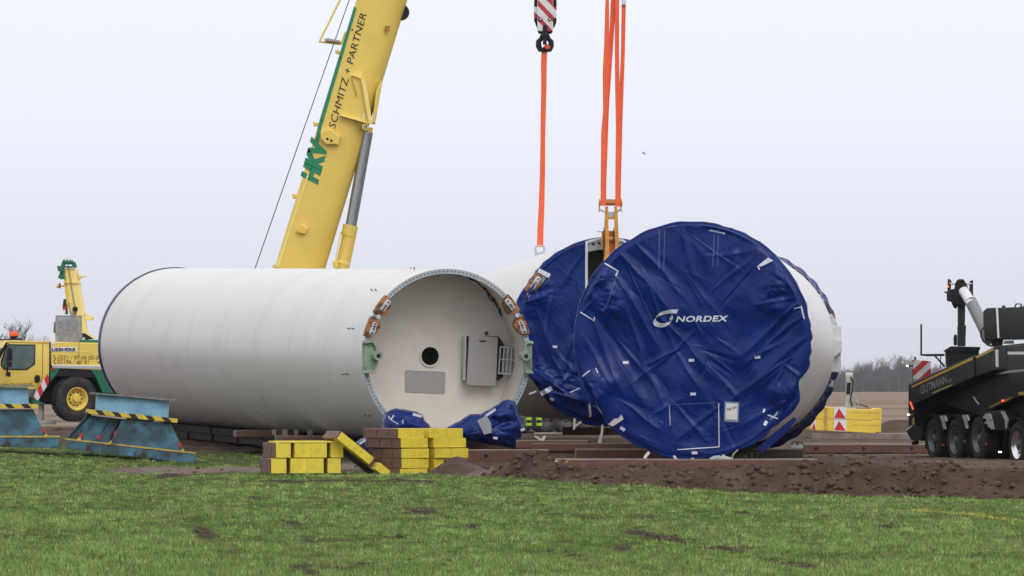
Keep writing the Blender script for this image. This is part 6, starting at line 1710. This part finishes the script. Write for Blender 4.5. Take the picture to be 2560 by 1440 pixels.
def person(label, base, yaw=0.0):
    T = Thing("person", label, "person", base, yaw=yaw)
    v = {"pel": (0, 0, .95), "w": (0, 0, 1.12), "ch": (0, 0, 1.32), "nk": (0, 0, 1.50), "hd": (0, -.01, 1.60), "ht": (0, -.01, 1.74),
         "hl": (.10, 0, .90), "kl": (.13, -.02, .50), "al": (.15, .02, .10), "tl": (.16, -.15, .05), "hr": (-.10, 0, .90), "kr": (-.13, -.04, .50), "ar": (-.15, .03, .10), "tr": (-.17, -.14, .05),
         "sl": (.19, 0, 1.42), "el": (.27, .02, 1.14), "wl": (.25, -.10, .92), "fl": (.24, -.14, .82), "sr": (-.19, 0, 1.42), "er": (-.27, .02, 1.14), "wr": (-.25, -.10, .92), "fr": (-.24, -.14, .82)}
    rad_ = {"pel": .15, "w": .14, "ch": .17, "nk": .065, "hd": .10, "ht": .07, "hl": .10, "kl": .07, "al": .055, "tl": .05, "hr": .10, "kr": .07, "ar": .055, "tr": .05,
            "sl": .08, "el": .055, "wl": .04, "fl": .035, "sr": .08, "er": .055, "wr": .04, "fr": .035}
    e = [("pel", "w"), ("w", "ch"), ("ch", "nk"), ("nk", "hd"), ("hd", "ht"), ("pel", "hl"), ("hl", "kl"), ("kl", "al"), ("al", "tl"), ("pel", "hr"), ("hr", "kr"), ("kr", "ar"), ("ar", "tr"),
         ("ch", "sl"), ("sl", "el"), ("el", "wl"), ("wl", "fl"), ("ch", "sr"), ("sr", "er"), ("er", "wr"), ("wr", "fr")]
    ks = list(v); me = bpy.data.meshes.new("body")
    me.from_pydata([v[k] for k in ks], [(ks.index(a), ks.index(b)) for a, b in e], [])
    o = bpy.data.objects.new("body", me); COL.objects.link(o)
    o.modifiers.new("skin", 'SKIN'); sv = me.skin_vertices[0].data
    for i, k in enumerate(ks): sv[i].radius = (rad_[k], rad_[k] * (0.75 if k in ("w", "ch", "pel") else 1)); sv[i].use_root = (k == "pel")
    sub = o.modifiers.new("sub", 'SUBSURF'); sub.levels = 2; sub.render_levels = 2
    bpy.context.view_layer.update()
    m2 = bpy.data.meshes.new_from_object(o.evaluated_get(bpy.context.evaluated_depsgraph_get()))
    bpy.data.objects.remove(o)
    m2.polygons.foreach_set("use_smooth", [True] * len(m2.polygons))
    m2.materials.clear(); m2.materials.append(M["cloth"])
    body = link("body", m2, T.root)
    for s, kx in ((1, .145), (-1, .145)):
        for z in (.17, .33):
            T.part("reflective_band", MB().lathe([(0, 1)], 3).__class__().tube([Vector((s * kx, .0, z - .035)), Vector((s * kx, .0, z + .045))], 0.082, 14), "hivis", body, smooth=True)
        T.part("boot", MB().tube([Vector((s * .15, .05, .05)), Vector((s * .16, -.06, .05)), Vector((s * .165, -.17, .045))], [0.06, 0.062, 0.045], 10), "black", body, smooth=True)
    T.part("vest", MB().tube([Vector((0, 0, z)) for z in (.98, 1.15, 1.32, 1.42)], [0.17, 0.17, 0.20, 0.15], 16), "hivis", body, smooth=True)
    T.part("helmet", MB().tube([Vector((0, -.01, z)) for z in (1.66, 1.72, 1.78, 1.81)], [0.135, 0.13, 0.09, 0.02], 14), "plate_white", body, smooth=True)
    T.part("face", MB().tube([Vector((0, -.05, z)) for z in (1.50, 1.56, 1.62, 1.67)], [0.05, 0.075, 0.082, 0.07], 12), "skin", body, smooth=True)
    return T
pz = P(1335, 1076, 156.0)
person("worker in dark trousers with lime reflective ankle bands standing behind the hanging section", (pz.x, pz.y, pz.z))

# ------------------------------------------------------------------ a bird in the sky
BD = Thing("bird", "small grey gull gliding in the empty sky beside the orange slings", "bird", P(1610, 384, 150.0))
BD.part("bird_body", MB().tube([Vector((-.05, 0, .015)), Vector((-.02, 0, .01)), Vector((.03, 0, -.005)), Vector((.06, 0, -.015))], [0.006, 0.018, 0.016, 0.004], 8), "feather", smooth=True)
BD.part("wing", MB().add([(-.02, 0, .012), (.015, 0, .005), (-.03, -.10, .045), (-.05, -.2, .03), (-.02, 0, .016), (.015, 0, .009), (-.03, -.10, .049)], [(0, 1, 2), (0, 2, 3), (4, 6, 5), (4, 3, 6)]), "feather")
BD.part("wing", MB().add([(-.02, 0, .012), (.015, 0, .005), (.0, .10, .045), (-.02, .2, .03), (-.02, 0, .016), (.015, 0, .009), (.0, .10, .049)], [(0, 2, 1), (0, 3, 2), (4, 5, 6), (4, 6, 3)]), "feather")

# ------------------------------------------------------------------ trees
def tz(Y): return float(_bilin(np.array([80.0]), np.array([float(Y)]))[0])
for i, (px_, top, Y, lab) in enumerate(((66, 789, 700, "bare spreading tree above the crane cab roof, tallest of its row"), (112, 832, 720, "low bare tree between the crane cab and the exhaust guard"),
                                        (2, 826, 690, "bare tree cut off behind the crane cab's windscreen"))):
    p = P(px_, top, Y)
    tree_thing("bare_tree", lab, (p.x, Y, tz(Y)), 40 + i, p.z - tz(Y), "bare trees behind the crane cab", "bark", levels=4, sides=3, spread=0.62, kids=(6, 5, 5, 4), thick=0.022, rmin=0.02)
YF = 2600.0
tops = [(2112, 912), (2137, 895), (2160, 897), (2188, 893), (2222, 886), (2248, 882), (2262, 888), (2290, 884), (2345, 900), (2390, 905), (2070, 905), (2440, 900)]
labs = ["bare tree on the skyline nearest the logo section, low and thin", "bare round-topped tree on the hazy skyline", "bare tree with forked crown on the hazy skyline", "lone slender bare tree standing clear on the hazy skyline",
        "tall bare tree in the dense clump by the striped board", "tallest bare tree of the dense clump by the striped board", "bare tree closing the dense clump by the striped board", "bare tree behind the striped warning board",
        "bare tree behind the trailer hopper", "bare tree behind the trailer's support post", "bare tree hidden behind the counterweight bracket", "bare tree behind the trailer's fuel tank"]
for i, (px_, top) in enumerate(tops):
    if i in (9, 10, 11): continue
    p = P(px_, top, YF)
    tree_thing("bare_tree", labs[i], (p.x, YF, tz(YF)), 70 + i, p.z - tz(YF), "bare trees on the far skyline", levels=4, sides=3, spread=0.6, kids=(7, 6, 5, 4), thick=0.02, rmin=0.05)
vs_, fs_ = [], []
base_trees = []
for k in range(6):
    V, Fc, _ = tree_mesh(200 + k, 1.0, levels=3, sides=3, spread=0.5, first=0.12, kids=(9, 6, 5), thick=0.024, rmin=0.004)
    base_trees.append((np.array([tuple(q) for q in V]), np.array(Fc)))
rw = np.random.default_rng(5)
off = 0
for k in range(760):
    X = rw.uniform(-380, 480) if k > 420 else rw.uniform(130, 255)
    Y = YF + rw.uniform(5, 120)
    hgt = rw.uniform(11.5, 15.0) * (1.0 + 0.1 * math.sin(X * 0.11))
    V, Fc = base_trees[k % 6]
    a = rw.uniform(0, 6.28)
    W = V.copy() * np.array([hgt * 1.15, hgt * 1.15, hgt])
    W = np.stack([W[:, 0] * math.cos(a) - W[:, 1] * math.sin(a) + X, W[:, 0] * math.sin(a) + W[:, 1] * math.cos(a) + Y, W[:, 2] + tz(Y)], -1)
    vs_.append(W); fs_.append(Fc + off); off += len(W)
wd_ = link("woodland", mesh_np("woodland", np.vstack(vs_), np.vstack(fs_), M["bark_hazed"], quads=True))
wd_["kind"] = "stuff"; wd_["label"] = "far leafless wood fading grey-blue behind the fallow field"; wd_["category"] = "wood"

# ------------------------------------------------------------------ haze: one even, pale volume round the whole place
hz = MB().box(-1600, 1600, -60, 3500, -4.6, 34.0)
hm_ = bpy.data.materials.new("haze"); hm_.use_nodes = True
hn, hl = hm_.node_tree.nodes, hm_.node_tree.links
hn.clear()
ho = hn.new("ShaderNodeOutputMaterial"); hv = hn.new("ShaderNodeVolumePrincipled")
hv.inputs["Color"].default_value = (0.90, 0.93, 1.0, 1)
hv.inputs["Density"].default_value = 0.00006
hl.new(hv.outputs["Volume"], ho.inputs["Volume"])
haze = link("haze", mesh_from("haze", hz.v, hz.f, hm_))
haze["kind"] = "stuff"; haze["label"] = "thin pale winter haze over the whole site"; haze["category"] = "haze"
